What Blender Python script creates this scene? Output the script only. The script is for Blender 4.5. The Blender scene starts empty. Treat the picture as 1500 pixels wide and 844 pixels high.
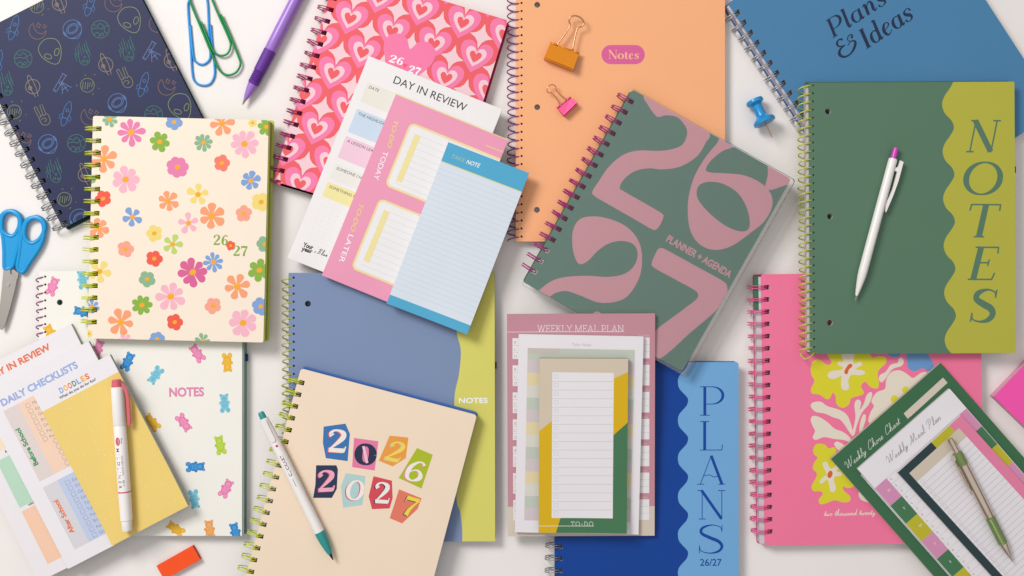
import bpy, math, random
from mathutils import Vector, Matrix
from mathutils.geometry import tessellate_polygon
random.seed(7)
scene = bpy.context.scene
col = scene.collection

# ------------------------------------------------------------------ camera, world, lamps, exposure
S = 0.0007            # metres per photo pixel on the table
CAM = 1.2             # camera height above the table
cd = bpy.data.cameras.new('camera'); cd.sensor_width = 36; cd.lens = 36 * CAM / (1500 * S)
cd.clip_start = 0.05; cd.clip_end = 50
camo = bpy.data.objects.new('camera', cd); col.objects.link(camo); camo.location = (0, 0, CAM)
scene.camera = camo
wd = bpy.data.worlds.new('World'); scene.world = wd; wd.use_nodes = True
_n = wd.node_tree.nodes; _k = wd.node_tree.links.new      # studio surround: bright ceiling, dimmer walls
_t = _n.new('ShaderNodeTexCoord'); _s = _n.new('ShaderNodeSeparateXYZ'); _r = _n.new('ShaderNodeValToRGB')
_k(_t.outputs['Generated'], _s.inputs[0]); _k(_s.outputs['Z'], _r.inputs[0]); _k(_r.outputs[0], _n['Background'].inputs[0])
for _i, (_p, _v) in enumerate(((0.0, .16), (.3, .34), (.62, .86), (.82, 1.25), (1.0, 1.1))):
    _e = _r.color_ramp.elements[_i] if _i < 1 else _r.color_ramp.elements.new(_p) if _i < 4 else _r.color_ramp.elements[-1]
    _e.position = _p; _e.color = (_v, _v * .972, _v * .955, 1)
wd.node_tree.nodes['Background'].inputs[1].default_value = 0.57
def area(name, loc, target, size, power, color):
    l = bpy.data.lights.new(name, 'AREA'); l.shape = 'SQUARE'; l.size = size; l.energy = power; l.color = color
    o = bpy.data.objects.new(name, l); col.objects.link(o); o.location = loc
    o.rotation_euler = (Vector(target) - Vector(loc)).to_track_quat('-Z', 'Y').to_euler()
area('key_softbox', (-1.4, 1.25, 1.85), (-0.05, 0, 0), 0.9, 49, (1, 0.985, 0.965))
scene.view_settings.view_transform = 'Standard'; scene.view_settings.look = 'None'
scene.view_settings.exposure = 0.04; scene.view_settings.gamma = 1.0
scene.render.engine = 'CYCLES'
scene.cycles.max_bounces = 8; scene.cycles.transparent_max_bounces = 12

# ------------------------------------------------------------------ materials
def lin(h):
    h = h.lstrip('#'); v = [int(h[i:i + 2], 16) / 255 for i in (0, 2, 4)]
    return tuple((c / 12.92 if c <= .04045 else ((c + .055) / 1.055) ** 2.4) for c in v)
_m = {}
def M(hexc, rough=.55, grain=.5, metal=0., kind='plain', spec=.22, gain=.9):
    key = (hexc, rough, grain, metal, kind, spec, gain)
    if key in _m: return _m[key]
    m = bpy.data.materials.new(kind + '_' + hexc.strip('#')); m.use_nodes = True
    nt = m.node_tree; N = nt.nodes; K = nt.links.new
    b = N['Principled BSDF']
    c = tuple(min(.93, x * gain) for x in lin(hexc))
    b.inputs['Roughness'].default_value = rough; b.inputs['Metallic'].default_value = metal
    b.inputs['Specular IOR Level'].default_value = spec
    tc = N.new('ShaderNodeTexCoord')
    no = N.new('ShaderNodeTexNoise'); mp = N.new('ShaderNodeMapping')
    K(tc.outputs['Object'], mp.inputs[0]); K(mp.outputs[0], no.inputs['Vector'])
    rp = N.new('ShaderNodeMix'); rp.data_type = 'RGBA'
    if kind == 'pages':
        mp.inputs['Scale'].default_value = (6, 6, 3500); no.inputs['Scale'].default_value = 1; lo = .62
    else:
        no.inputs['Scale'].default_value = 26; no.inputs['Detail'].default_value = 5; lo = .955
    rp.inputs['A'].default_value = tuple(x * lo for x in c) + (1,); rp.inputs['B'].default_value = c + (1,)
    K(no.outputs[0], rp.inputs['Factor']); K(rp.outputs['Result'], b.inputs['Base Color'])
    if grain > 0:
        n2 = N.new('ShaderNodeTexNoise'); n2.inputs['Scale'].default_value = 1400; n2.inputs['Detail'].default_value = 3
        K(tc.outputs['Object'], n2.inputs['Vector'])
        bu = N.new('ShaderNodeBump'); bu.inputs['Strength'].default_value = grain * .25; bu.inputs['Distance'].default_value = .0003
        K(n2.outputs[0], bu.inputs['Height']); K(bu.outputs[0], b.inputs['Normal'])
    _m[key] = m
    return m
def wire(h, metal=.15, rough=.3): return M(h, rough, 0, metal, 'wire', .5)
def plastic(h, rough=.32): return M(h, rough, 0, 0, 'plastic', .5)
def metal(h, rough=.28): return M(h, rough, 0, 1, 'metal')
def pages(h='#efe9e4'): return M(h, .8, .2, 0, 'pages')
def film(veil=.025):
    m = bpy.data.materials.new('clear_film'); m.use_nodes = True
    nt = m.node_tree; N = nt.nodes; K = nt.links.new; out = N['Material Output']
    N.remove(N['Principled BSDF'])
    tr = N.new('ShaderNodeBsdfTransparent'); tr.inputs[0].default_value = (1, 1, 1, 1)
    df = N.new('ShaderNodeBsdfDiffuse'); df.inputs[0].default_value = (.75, .76, .76, 1)
    gl = N.new('ShaderNodeBsdfGlossy'); gl.inputs['Roughness'].default_value = .12
    a = N.new('ShaderNodeMixShader'); a.inputs[0].default_value = veil
    b = N.new('ShaderNodeMixShader'); fr = N.new('ShaderNodeFresnel'); fr.inputs[0].default_value = 1.25
    K(tr.outputs[0], a.inputs[1]); K(df.outputs[0], a.inputs[2])
    K(fr.outputs[0], b.inputs[0]); K(a.outputs[0], b.inputs[1]); K(gl.outputs[0], b.inputs[2]); K(b.outputs[0], out.inputs[0])
    return m
WHITE = '#f6f3f3'

# ------------------------------------------------------------------ 2D helpers
def Z(c, r, *p): return [(c * 375 + x / 4, r * 211 + y / 4) for x, y in p]
def zz(ox, oy, s, *p): return [(ox + x * s, oy + y * s) for x, y in p]
def cat(p, closed=True, n=6):
    k = len(p); out = []; d = len(p[0])
    for i in range(k if closed else k - 1):
        g = (lambda j: p[j % k]) if closed else (lambda j: p[max(0, min(k - 1, j))])
        a, b, c, e = g(i - 1), g(i), g(i + 1), g(i + 2)
        for q in range(n):
            t = q / n; t2 = t * t; t3 = t2 * t
            out.append(tuple(.5 * (2 * b[m] + (c[m] - a[m]) * t + (2 * a[m] - 5 * b[m] + 4 * c[m] - e[m]) * t2 + (3 * b[m] - a[m] - 3 * c[m] + e[m]) * t3) for m in range(d)))
    if not closed: out.append(tuple(p[-1]))
    return out
def ell(cx, cy, rx, ry=None, rot=0, n=24, a0=0, a1=2 * math.pi, end=False):
    ry = rx if ry is None else ry; c, s = math.cos(rot), math.sin(rot); o = []
    for i in range(n + (1 if end else 0)):
        a = a0 + (a1 - a0) * i / n; x, y = rx * math.cos(a), ry * math.sin(a)
        o.append((cx + x * c - y * s, cy + x * s + y * c))
    return o
def rrect(x0, y0, x1, y1, r, n=5):
    if r <= 0: return [(x0, y0), (x1, y0), (x1, y1), (x0, y1)]
    o = []
    for cx, cy, a in ((x1 - r, y0 + r, -90), (x1 - r, y1 - r, 0), (x0 + r, y1 - r, 90), (x0 + r, y0 + r, 180)):
        for i in range(n + 1):
            t = math.radians(a + 90 * i / n); o.append((cx + r * math.cos(t), cy + r * math.sin(t)))
    return o
def area2(p): return sum(p[i][0] * p[(i + 1) % len(p)][1] - p[(i + 1) % len(p)][0] * p[i][1] for i in range(len(p)))
def ccw(p): return list(p) if area2(p) > 0 else list(p)[::-1]
def half(poly, a, b, inside=True):
    o = []; n = len(poly); ex, ey = b[0] - a[0], b[1] - a[1]; sg = 1 if inside else -1
    d = [sg * (ex * (p[1] - a[1]) - ey * (p[0] - a[0])) for p in poly]
    for i in range(n):
        j = (i + 1) % n
        if d[i] >= 0: o.append(poly[i])
        if (d[i] > 0 > d[j]) or (d[i] < 0 < d[j]):
            t = d[i] / (d[i] - d[j]); o.append(tuple(poly[i][m] + t * (poly[j][m] - poly[i][m]) for m in range(len(poly[i]))))
    return o if len(o) > 2 else []
def ribbon(pts, k=1.):
    """outline strips for a stroke of (x, y, w)"""
    L, R = [], []; n = len(pts)
    for i in range(n):
        a, b = pts[max(0, i - 1)], pts[min(n - 1, i + 1)]
        dx, dy = b[0] - a[0], b[1] - a[1]; l = math.hypot(dx, dy) or 1e-9
        w = pts[i][2] * .5 * k
        L.append((pts[i][0] - dy / l * w, pts[i][1] + dx / l * w)); R.append((pts[i][0] + dy / l * w, pts[i][1] - dx / l * w))
    return [[R[i], R[i + 1], L[i + 1], L[i]] for i in range(n - 1)]

# ------------------------------------------------------------------ mesh builder (one builder = one part = one object)
class MB:
    def __init__(s, clip=None, holes=(), top=0.):
        s.v, s.f, s.mi, s.ms, s.sm = [], [], [], [], []
        s.clip = ccw(clip) if clip else None; s.holes = [ccw(h) for h in holes]; s.top = top; s.cell = 0; s.bend = None
    def mat(s, m):
        if m not in s.ms: s.ms.append(m)
        return s.ms.index(m)
    def face(s, vs, m, smooth=False):
        i = len(s.v); s.v += [tuple(v) for v in vs]; s.f.append(tuple(range(i, i + len(vs)))); s.mi.append(s.mat(m)); s.sm.append(smooth)
    def grid(s, rows, m, closed=True, smooth=True, capa=False, capb=False):
        i0 = len(s.v); n = len(rows[0]); k = s.mat(m)
        for r in rows: s.v += [tuple(v) for v in r]
        for a in range(len(rows) - 1):
            for b in range(n if closed else n - 1):
                c = (b + 1) % n
                s.f.append((i0 + a * n + b, i0 + a * n + c, i0 + (a + 1) * n + c, i0 + (a + 1) * n + b)); s.mi.append(k); s.sm.append(smooth)
        if capa: s.f.append(tuple(i0 + b for b in range(n))[::-1]); s.mi.append(k); s.sm.append(False)
        if capb: s.f.append(tuple(i0 + (len(rows) - 1) * n + b for b in range(n))); s.mi.append(k); s.sm.append(False)
    def slab(s, outline, z0, z1, m, side=None, holes=()):
        side = side or m; o = ccw(outline); hs = [ccw(h)[::-1] for h in holes]
        loops = [o] + hs; flat = [p for l in loops for p in l]
        i0 = len(s.v)
        s.v += [(p[0], p[1], z1) for p in flat] + [(p[0], p[1], z0) for p in flat]
        n = len(flat)
        tr = tessellate_polygon([[Vector((p[0], p[1], 0)) for p in l] for l in loops])
        for t in tr:
            a = area2([flat[q] for q in t])
            if abs(a) < 1e-14: continue
            t = t if a > 0 else t[::-1]
            s.f.append(tuple(i0 + q for q in t)); s.mi.append(s.mat(m)); s.sm.append(False)
            s.f.append(tuple(i0 + n + q for q in t[::-1])); s.mi.append(s.mat(m)); s.sm.append(False)
        k = 0
        for l in loops:
            for q in range(len(l)):
                a, b = k + q, k + (q + 1) % len(l)
                s.f.append((i0 + n + a, i0 + n + b, i0 + b, i0 + a)); s.mi.append(s.mat(side)); s.sm.append(False)
            k += len(l)
    def _emit(s, poly, z, m):
        ps = [poly]
        if s.clip:
            for i in range(len(s.clip)):
                ps[0] = half(ps[0], s.clip[i], s.clip[(i + 1) % len(s.clip)])
                if not ps[0]: return
        for h in s.holes:
            hx0, hx1 = min(p[0] for p in h), max(p[0] for p in h); hy0, hy1 = min(p[1] for p in h), max(p[1] for p in h)
            nx = []
            for p in ps:
                if max(q[0] for q in p) < hx0 or min(q[0] for q in p) > hx1 or max(q[1] for q in p) < hy0 or min(q[1] for q in p) > hy1:
                    nx.append(p); continue
                rest = p
                for i in range(len(h)):
                    a, b = h[i], h[(i + 1) % len(h)]
                    out = half(rest, a, b, False)
                    if out: nx.append(out)
                    rest = half(rest, a, b, True)
                    if not rest: break
            ps = nx
        if s.cell:
            for ax in (0, 1):
                nx = []
                for p in ps:
                    lo, hi = min(q[ax] for q in p), max(q[ax] for q in p); k = math.floor(lo / s.cell) + 1; rest = p
                    while k * s.cell < hi and rest:
                        v = k * s.cell; a, b = ((v, 0), (v, 1)) if ax == 0 else ((1, v), (0, v))
                        c = half(rest, a, b, True)
                        if c: nx.append(c)
                        rest = half(rest, a, b, False); k += 1
                    if rest: nx.append(rest)
                ps = nx
        for p in ps:
            if abs(area2(p)) > 1e-13: s.face([(q[0], q[1], z) for q in ccw(p)], m)
    def pr(s, loops, m, layer=1., convex=False):
        """print a flat shape (outer loop + hole loops) on the top face"""
        if loops and not isinstance(loops[0][0], (tuple, list)): loops = [loops]
        z = s.top + layer * 4e-5
        if convex: s._emit(list(loops[0]), z, m); return
        flat = [p for l in loops for p in l]
        for t in tessellate_polygon([[Vector((p[0], p[1], 0)) for p in l] for l in loops]):
            s._emit([flat[q] for q in t], z, m)
    def stroke(s, pts, m, layer=1., k=1.):
        for i, q in enumerate(ribbon(pts, k)): s._emit(q, s.top + layer * 4e-5 + i * 4e-7, m)
    def line(s, pts, w, m, layer=1., closed=False):
        pts = list(pts) + ([pts[0]] if closed else [])
        s.stroke([(p[0], p[1], w) for p in pts], m, layer)
    def tube(s, pts, r, m, seg=8, closed=False, cap=True):
        pts = [Vector(p) for p in pts]; n = len(pts); rows = []; up = None
        for i in range(n):
            a, b = (pts[i - 1], pts[(i + 1) % n]) if closed else (pts[max(0, i - 1)], pts[min(n - 1, i + 1)])
            t = (b - a).normalized()
            if up is None:
                up = t.orthogonal().normalized()
            up = (up - t * up.dot(t)).normalized(); sd = t.cross(up)
            rr = r[i] if isinstance(r, (list, tuple)) else r
            rows.append([pts[i] + (up * math.cos(2 * math.pi * q / seg) + sd * math.sin(2 * math.pi * q / seg)) * rr for q in range(seg)])
        if closed: rows.append(rows[0])
        s.grid(rows, m, True, True, cap and not closed, cap and not closed)
    def lathe(s, prof, m, seg=28, cy=0, cz=0):
        """profile of (x, r) turned about the local X axis"""
        rings = [[(x, cy + r * math.cos(2 * math.pi * q / seg), cz + r * math.sin(2 * math.pi * q / seg)) for q in range(seg)] for x, r in prof]
        k = [0] + [i for i in range(1, len(prof) - 1) if abs(math.atan2(prof[i][1] - prof[i - 1][1], prof[i][0] - prof[i - 1][0]) - math.atan2(prof[i + 1][1] - prof[i][1], prof[i + 1][0] - prof[i][0])) > .5] + [len(prof) - 1]
        for a, b in zip(k, k[1:]): s.grid(rings[a:b + 1], m, True, True)      # crisp where the profile turns sharply
        s.face(rings[0][::-1], m); s.face(rings[-1], m)
    def build(s, name, parent=None):
        if s.bend: s.v = [(v[0], v[1], v[2] + s.bend(v[0], v[1])) for v in s.v]
        me = bpy.data.meshes.new(name); me.from_pydata(s.v, [], s.f)
        for m in s.ms: me.materials.append(m)
        me.polygons.foreach_set('material_index', s.mi); me.polygons.foreach_set('use_smooth', s.sm); me.update()
        o = bpy.data.objects.new(name, me); col.objects.link(o)
        if parent: o.parent = parent
        return o

# ------------------------------------------------------------------ things
def ray(px, py): return Vector(((px - 750) * S, (422 - py) * S, -CAM))
def world(px, py, z): k = (CAM - z) / CAM; return Vector(((px - 750) * S * k, (422 - py) * S * k, z))
def tag(o, label, category, group=None):
    o['label'] = label; o['category'] = category
    if group: o['group'] = group
class Thing:
    """A flat thing whose top face is seen at four photo corners; frame: x right, y up, z off the table."""
    def __init__(s, name, label, category, corners, z0, t, group=None, grad=(0, 0)):
        s.t = t; gx, gy = grad
        mx = sum(c[0] for c in corners) / 4; my = sum(c[1] for c in corners) / 4
        c0 = world(mx, my, z0 + t); P = []
        for c in corners:
            d = ray(*c); k = (CAM - z0 - t + gx * c0.x + gy * c0.y) / (CAM + gx * d.x + gy * d.y)
            P.append(Vector((0, 0, CAM)) + d * k)
        TL, TR, BR, BL = P; n = Vector((-gx, -gy, 1)).normalized()
        x = (TR - TL) + (BR - BL)
        y = (TL - BL) + (TR - BR)
        x = x.normalized() + y.normalized().cross(n); x = (x - n * x.dot(n)).normalized(); y = n.cross(x)
        s.w = ((TR - TL).length + (BR - BL).length) / 2; s.h = ((TL - BL).length + (TR - BR).length) / 2
        ctr = (TL + TR + BR + BL) / 4; s.o = ctr - n * t; s.x, s.y, s.n = x, y, n
        s.root = bpy.data.objects.new(name, None); col.objects.link(s.root); s.root.empty_display_size = .02
        s.root.matrix_world = Matrix((( x.x, y.x, n.x, s.o.x), (x.y, y.y, n.y, s.o.y), (x.z, y.z, n.z, s.o.z), (0, 0, 0, 1)))
        tag(s.root, label, category, group)
        s.u = S * (CAM - z0 - t) / CAM
    def L(s, px, py, zl=None):
        zl = s.t if zl is None else zl
        d = ray(px, py); q = s.o + s.n * zl; c = Vector((0, 0, CAM))
        p = c + d * ((q - c).dot(s.n) / d.dot(s.n)) - s.o
        return (p.dot(s.x), p.dot(s.y))
    def P(s, pts): return [s.L(*p) for p in pts]
    def rect(s, l=0, b=0, r=0, t=0, rad=0.):
        return rrect(-s.w / 2 - l, -s.h / 2 - b, s.w / 2 + r, s.h / 2 + t, rad)

# ------------------------------------------------------------------ lettering
_tx = {}
def bfont(txt, off=0., shear=0., space=1.):
    key = (txt, off, shear, space)
    if key not in _tx:
        c = bpy.data.curves.new('lettering', 'FONT'); c.body = txt; c.size = 1; c.offset = off; c.shear = shear; c.space_character = space; c.resolution_u = 4
        o = bpy.data.objects.new('lettering', c); col.objects.link(o)
        me = bpy.data.meshes.new_from_object(o)
        vs = [(v.co.x, v.co.y) for v in me.vertices]; fs = [[vs[i] for i in p.vertices] for p in me.polygons]
        bpy.data.objects.remove(o); bpy.data.meshes.remove(me); bpy.data.curves.remove(c)
        xs = [v[0] for v in vs]; _tx[key] = (fs, min(xs), max(xs))
    return _tx[key]
CAPH = .7
def place(a, b, x0, x1, cap):
    """map glyph space (x from x0 to x1, cap height 1 unit = cap) onto the local line a-b"""
    dx, dy = b[0] - a[0], b[1] - a[1]; l = math.hypot(dx, dy); ux, uy = dx / l, dy / l; sx = l / (x1 - x0)
    return lambda p: (a[0] + (p[0] - x0) * sx * ux - p[1] * cap * uy, a[1] + (p[0] - x0) * sx * uy + p[1] * cap * ux)
def text(mb, T, txt, a, b, cap, m, off=0., shear=0., space=1., layer=2.):
    fs, x0, x1 = bfont(txt, off, shear, space); f = place(T.L(*a), T.L(*b), x0, x1, cap * T.u / CAPH)
    for q in fs: mb._emit([f(p) for p in q], mb.top + layer * 4e-5, m)
H, h = .12, .032       # thick and thin strokes of the roman letters
def A(cx, cy, rx, ry, a0, a1, w0, w1, n=10):
    """arc, modulated: w0 where it runs flat, w1 where it runs upright"""
    o = []
    for i in range(n + 1):
        a = math.radians(a0 + (a1 - a0) * i / n); o.append((cx + rx * math.cos(a), cy + ry * math.sin(a), w0 + (w1 - w0) * abs(math.cos(a)) ** 1.5))
    return o
def sf(x, y, l=.13, r=.13): return [(x - l, y, h), (x + r, y, h)]
GL = {
 'P': (.78, [[(.2, 0, H), (.2, 1, H)], [(.2, .985, h), (.4, .985, h)] + A(.4, .69, .3, .295, 90, -90, h, H) + [(.2, .395, h)], sf(.2, .015), [(.06, .985, h), (.2, .985, h)]]),
 'L': (.74, [[(.2, 0, H), (.2, 1, H)], [(.06, .015, h), (.68, .015, h)], [(.68, .0, h), (.71, .2, h)], sf(.2, .985)]),
 'A': (.92, [[(.12, 0, h), (.46, 1, h)], [(.46, 1, H), (.8, 0, H)], [(.22, .3, h), (.4, .34, h), (.55, .26, h), (.7, .3, h)], sf(.12, .015, .1, .12), sf(.8, .015, .12, .1)]),
 'N': (.92, [[(.16, 0, h), (.16, 1, h)], [(.14, .99, H), (.76, .02, H)], [(.77, 0, h), (.77, 1, h)], sf(.16, .015, .11, .11), sf(.1, .985, .08, .08), sf(.77, .985, .11, .11)]),
 'S': (.7, [cat([(.6, .78, h), (.55, .92, h), (.36, .985, h * 1.4), (.15, .88, H * .9), (.13, .7, H), (.32, .55, H * 1.15), (.52, .42, H * 1.15), (.6, .25, H), (.52, .08, H * .8), (.33, .015, h * 1.4), (.13, .08, h), (.08, .24, h)], False), [(.6, .99, h), (.6, .74, h)], [(.08, .01, h), (.08, .28, h)]]),
 'O': (.96, [A(.46, .5, .4, .485, 0, 360, h, H, 40)]),
 'T': (.8, [[(.4, 0, H), (.4, 1, H)], [(.04, .985, h), (.76, .985, h)], [(.04, 1, h), (.03, .8, h)], [(.76, 1, h), (.77, .8, h)], sf(.4, .015)]),
 'E': (.74, [[(.2, 0, H), (.2, 1, H)], [(.06, .015, h), (.66, .015, h)], [(.06, .985, h), (.64, .985, h)], [(.2, .52, h), (.48, .52, h)], [(.48, .42, h), (.48, .62, h)], [(.66, 0, h), (.7, .22, h)], [(.64, 1, h), (.66, .8, h)]]),
 'I': (.42, [[(.21, 0, H * 1.1), (.21, 1, H * 1.1)], sf(.21, .015), sf(.21, .985)]),
 'l': (.33, [cat([(.14, 1.05, H), (.14, .5, H), (.14, .12, H), (.19, .02, .06), (.3, .1, h)], False), [(.03, 1.0, h), (.14, 1.05, h)]]),
 'a': (.62, [A(.27, .29, .2, .29, 60, 330, h, H, 18), cat([(.47, .6, H * .9), (.46, .3, H), (.47, .1, H), (.52, .02, .06), (.61, .1, h)], False)]),
 'n': (.66, [cat([(.03, .5, h), (.1, .6, .05), (.16, .5, H), (.16, 0, H)], False), cat([(.16, .35, h), (.3, .56, .05), (.42, .58, .07), (.47, .42, H), (.46, .14, H), (.52, .02, .06), (.63, .1, h)], False)]),
 's': (.5, [cat([(.42, .44, .09), (.4, .56, .045), (.26, .6, h), (.12, .5, .08), (.16, .37, H), (.34, .24, H), (.38, .1, .08), (.25, .0, h), (.1, .03, .045), (.07, .15, .1)], False)]),
 'd': (.64, [A(.27, .29, .2, .29, 50, 330, h, H, 18), cat([(.47, 1.05, H * .9), (.46, .3, H), (.47, .1, H), (.52, .02, .06), (.61, .1, h)], False), [(.34, 1.02, h), (.47, 1.05, h)]]),
 'e': (.54, [cat([(.1, .28, h), (.3, .34, h), (.42, .47, .06), (.34, .59, h), (.19, .54, .08), (.09, .3, H), (.16, .06, .1), (.3, .0, .04), (.46, .14, h)], False)]),
 'o': (.6, [A(.29, .29, .22, .285, 0, 360, h, H * 1.15, 26)]),
 't': (.42, [cat([(.18, .8, .05), (.18, .5, H), (.18, .12, H), (.24, .01, .06), (.38, .08, h)], False), [(.04, .57, h * 1.3), (.36, .57, h * 1.3)]]),
 '&': (.92, [cat([(.76, .66, .09), (.84, .78, .06), (.72, .86, .04), (.6, .72, .04), (.66, .55, h), (.82, .5, h)], False), cat([(.42, .86, .1), (.28, .95, .05), (.14, .82, .09), (.2, .62, .06), (.42, .54, h)], False),
              cat([(.42, .54, h), (.16, .48, .08), (.06, .26, H), (.2, .03, .08), (.46, .0, .06), (.7, .16, .1), (.84, .4, .09), (.7, .54, .04), (.5, .44, .03)], False)]),
 ' ': (.35, []), '-': (.45, [[(.06, .45, .05), (.38, .45, .05)]]),
 'W': (1.2, [[(.1, 1, H), (.35, 0, H)], [(.35, 0, h), (.58, 1, h)], [(.58, 1, H), (.83, 0, H)], [(.83, 0, h), (1.08, 1, h)], sf(.1, .985, .1, .12), sf(1.08, .985, .12, .1), sf(.58, .985, .05, .05)]),
 'K': (.86, [[(.2, 0, H), (.2, 1, H)], [(.2, .4, h), (.68, 1, h)], [(.36, .56, H), (.72, 0, H)], sf(.2, .015), sf(.2, .985), sf(.68, .985, .1, .1), sf(.72, .015, .1, .1)]),
 'Y': (.86, [[(.43, 0, H), (.43, .45, H)], [(.1, 1, H), (.43, .43, H)], [(.43, .43, h), (.76, 1, h)], sf(.43, .015), sf(.1, .985, .1, .1), sf(.76, .985, .1, .1)]),
 'M': (1.1, [[(.16, 0, h), (.16, 1, h)], [(.16, 1, H), (.55, .05, H)], [(.55, .05, h), (.94, 1, h)], [(.94, 0, H), (.94, 1, H)], sf(.16, .015), sf(.94, .015), sf(.12, .985, .1, .05), sf(.98, .985, .05, .1)]),
 'D': (.9, [[(.2, 0, H), (.2, 1, H)], [(.2, .985, h), (.36, .985, h)] + A(.38, .5, .4, .485, 90, -90, h, H, 16) + [(.2, .015, h)], sf(.2, .015, .13, .02), sf(.2, .985, .13, .02)]),
 '2': (.8, [cat([(.2, .72, .2), (.15, .82, .15), (.24, .95, .08), (.42, .97, .09), (.6, .86, .19), (.6, .68, .2), (.44, .46, .15), (.24, .24, .08), (.12, .1, .08)], False), [(.1, .09, .17), (.66, .09, .17)], [(.66, .04, .07), (.72, .28, .04)]]),
 '0': (.8, [A(.38, .5, .25, .46, 0, 360, .07, .21, 30)]),
 '6': (.8, [cat([(.62, .84, .15), (.55, .95, .08), (.4, .95, .08), (.22, .7, .18), (.17, .38, .21), (.22, .14, .16), (.4, .04, .07), (.58, .16, .18), (.62, .32, .21), (.54, .5, .13), (.4, .56, .06), (.24, .44, .05)], False)]),
 '7': (.8, [[(.1, .9, .19), (.68, .9, .19)], [(.1, 1, .06), (.07, .68, .04)], cat([(.66, .9, .08), (.5, .6, .12), (.38, .32, .18), (.34, .02, .22)], False)]),
}
def letters(mb, T, txt, a, b, cap, m, k=1., shear=0., flat=None, layer=2., track=0., dx=0., dy=0.):
    """stroke-drawn lettering; flat = one even width for every stroke"""
    x = 0; st = []
    for ch in txt:
        wd_, ss = GL[ch]
        for q in ss: st.append([(p[0] + x + shear * p[1], p[1], p[2]) for p in q])
        x += wd_ + track
    xs = [p[0] for q in st for p in q]; x0, x1 = min(xs), max(xs)
    la, lb = T.L(*a), T.L(*b); c = cap * T.u; f = place(la, lb, x0, x1, c)
    for i, q in enumerate(st):
        mb.stroke([f((p[0] + dx, p[1] + dy)) + ((flat if flat else p[2] * k) * c,) for p in q], m, layer + (i % 6) * .12)
# joined-up hand: one centre line per letter (x, y), x-height .45
SC = {
 'W': (1.25, [[(-.05, .7), (.1, .95), (.25, .8), (.28, .1), (.5, .5), (.68, .98), (.66, .4), (.72, .04), (.95, .5), (1.12, 1.02), (1.25, .95)]]),
 'C': (.8, [[(.62, .75), (.7, .95), (.5, 1.02), (.2, .7), (.12, .3), (.3, .02), (.6, .15), (.78, .32)]]),
 'M': (1.3, [[(.0, .02), (.12, .1), (.3, .6), (.42, 1.0), (.46, .5), (.46, .08), (.66, .6), (.86, 1.0), (.86, .4), (.95, .05), (1.2, .2)]]),
 'P': (.9, [[(.22, .0), (.34, .5), (.44, .95)], [(.05, .72), (.25, 1.0), (.6, 1.02), (.75, .82), (.6, .58), (.34, .5)]]),
 'e': (.42, [[(0, .1), (.18, .22), (.3, .38), (.2, .46), (.1, .3), (.14, .05), (.28, .02), (.42, .12)]]),
 'k': (.5, [[(0, .1), (.18, .5), (.28, .9), (.18, .98), (.12, .7), (.1, .0), (.2, .38), (.34, .4), (.22, .22), (.36, .02), (.5, .12)]]),
 'l': (.32, [[(0, .1), (.18, .5), (.26, .9), (.18, 1.0), (.1, .7), (.12, .1), (.22, .02), (.32, .12)]]),
 'y': (.48, [[(0, .3), (.08, .42), (.1, .1), (.22, .04), (.36, .42), (.34, .0), (.24, -.38), (.1, -.36), (.2, -.12), (.48, .12)]]),
 'h': (.52, [[(0, .1), (.18, .5), (.26, .9), (.18, 1.0), (.1, .7), (.08, .0), (.2, .4), (.34, .42), (.34, .08), (.42, .02), (.52, .12)]]),
 'o': (.46, [[(.3, .42), (.16, .44), (.06, .24), (.14, .03), (.3, .08), (.36, .3), (.28, .42), (.46, .36)]]),
 'r': (.36, [[(0, .15), (.1, .46), (.14, .4), (.26, .4), (.22, .1), (.28, .02), (.36, .12)]]),
 'a': (.5, [[(.34, .4), (.18, .44), (.06, .2), (.14, .02), (.3, .2), (.36, .42), (.34, .1), (.4, .02), (.5, .12)]]),
 't': (.34, [[(0, .12), (.14, .5), (.2, .8), (.16, .3), (.2, .04), (.34, .12)], [(.02, .54), (.34, .58)]]),
 'n': (.52, [[(0, .15), (.08, .44), (.1, .02), (.2, .38), (.34, .42), (.36, .08), (.42, .02), (.52, .12)]]),
 'w': (.6, [[(0, .42), (.06, .1), (.16, .04), (.26, .4), (.3, .06), (.42, .06), (.48, .42), (.6, .38)]]),
 'u': (.5, [[(0, .4), (.06, .08), (.18, .03), (.3, .4), (.32, .06), (.4, .03), (.5, .14)]]),
 's': (.38, [[(0, .1), (.2, .46), (.22, .3), (.26, .1), (.14, .0), (.06, .06), (.38, .12)]]),
 'd': (.5, [[(.3, .4), (.16, .44), (.06, .2), (.14, .02), (.28, .2), (.4, 1.0), (.34, .3), (.36, .04), (.5, .12)]]),
 'B': (.85, [[(.2, .0), (.34, .95)], [(.1, .8), (.4, 1.02), (.65, .85), (.36, .54), (.62, .3), (.4, .02), (.1, .08)]]),
 'x': (.3, [[(0, 0), (.26, .4)], [(0, .4), (.26, 0)]]), ' ': (.4, []),
}
def script(mb, T, txt, a, b, cap, m, w=.07, shear=.25, layer=2.):
    x = 0; st = []
    for ch in txt:
        wd_, ss = SC[ch]
        for q in ss: st.append([(p[0] + x + shear * p[1], p[1]) for p in q])
        x += wd_
    xs = [p[0] for q in st for p in q]; x0, x1 = min(xs), max(xs); c = cap * T.u; f = place(T.L(*a), T.L(*b), x0, x1, c)
    lo = lambda p: (p[0], p[1] * .76 if p[1] < .5 else .38 + (p[1] - .5) * 1.22)
    for i, q in enumerate(st):
        mb.stroke([f(lo(p)) + (w * c,) for p in cat(q, False, 5)], m, layer + (i % 7) * .3)

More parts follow.
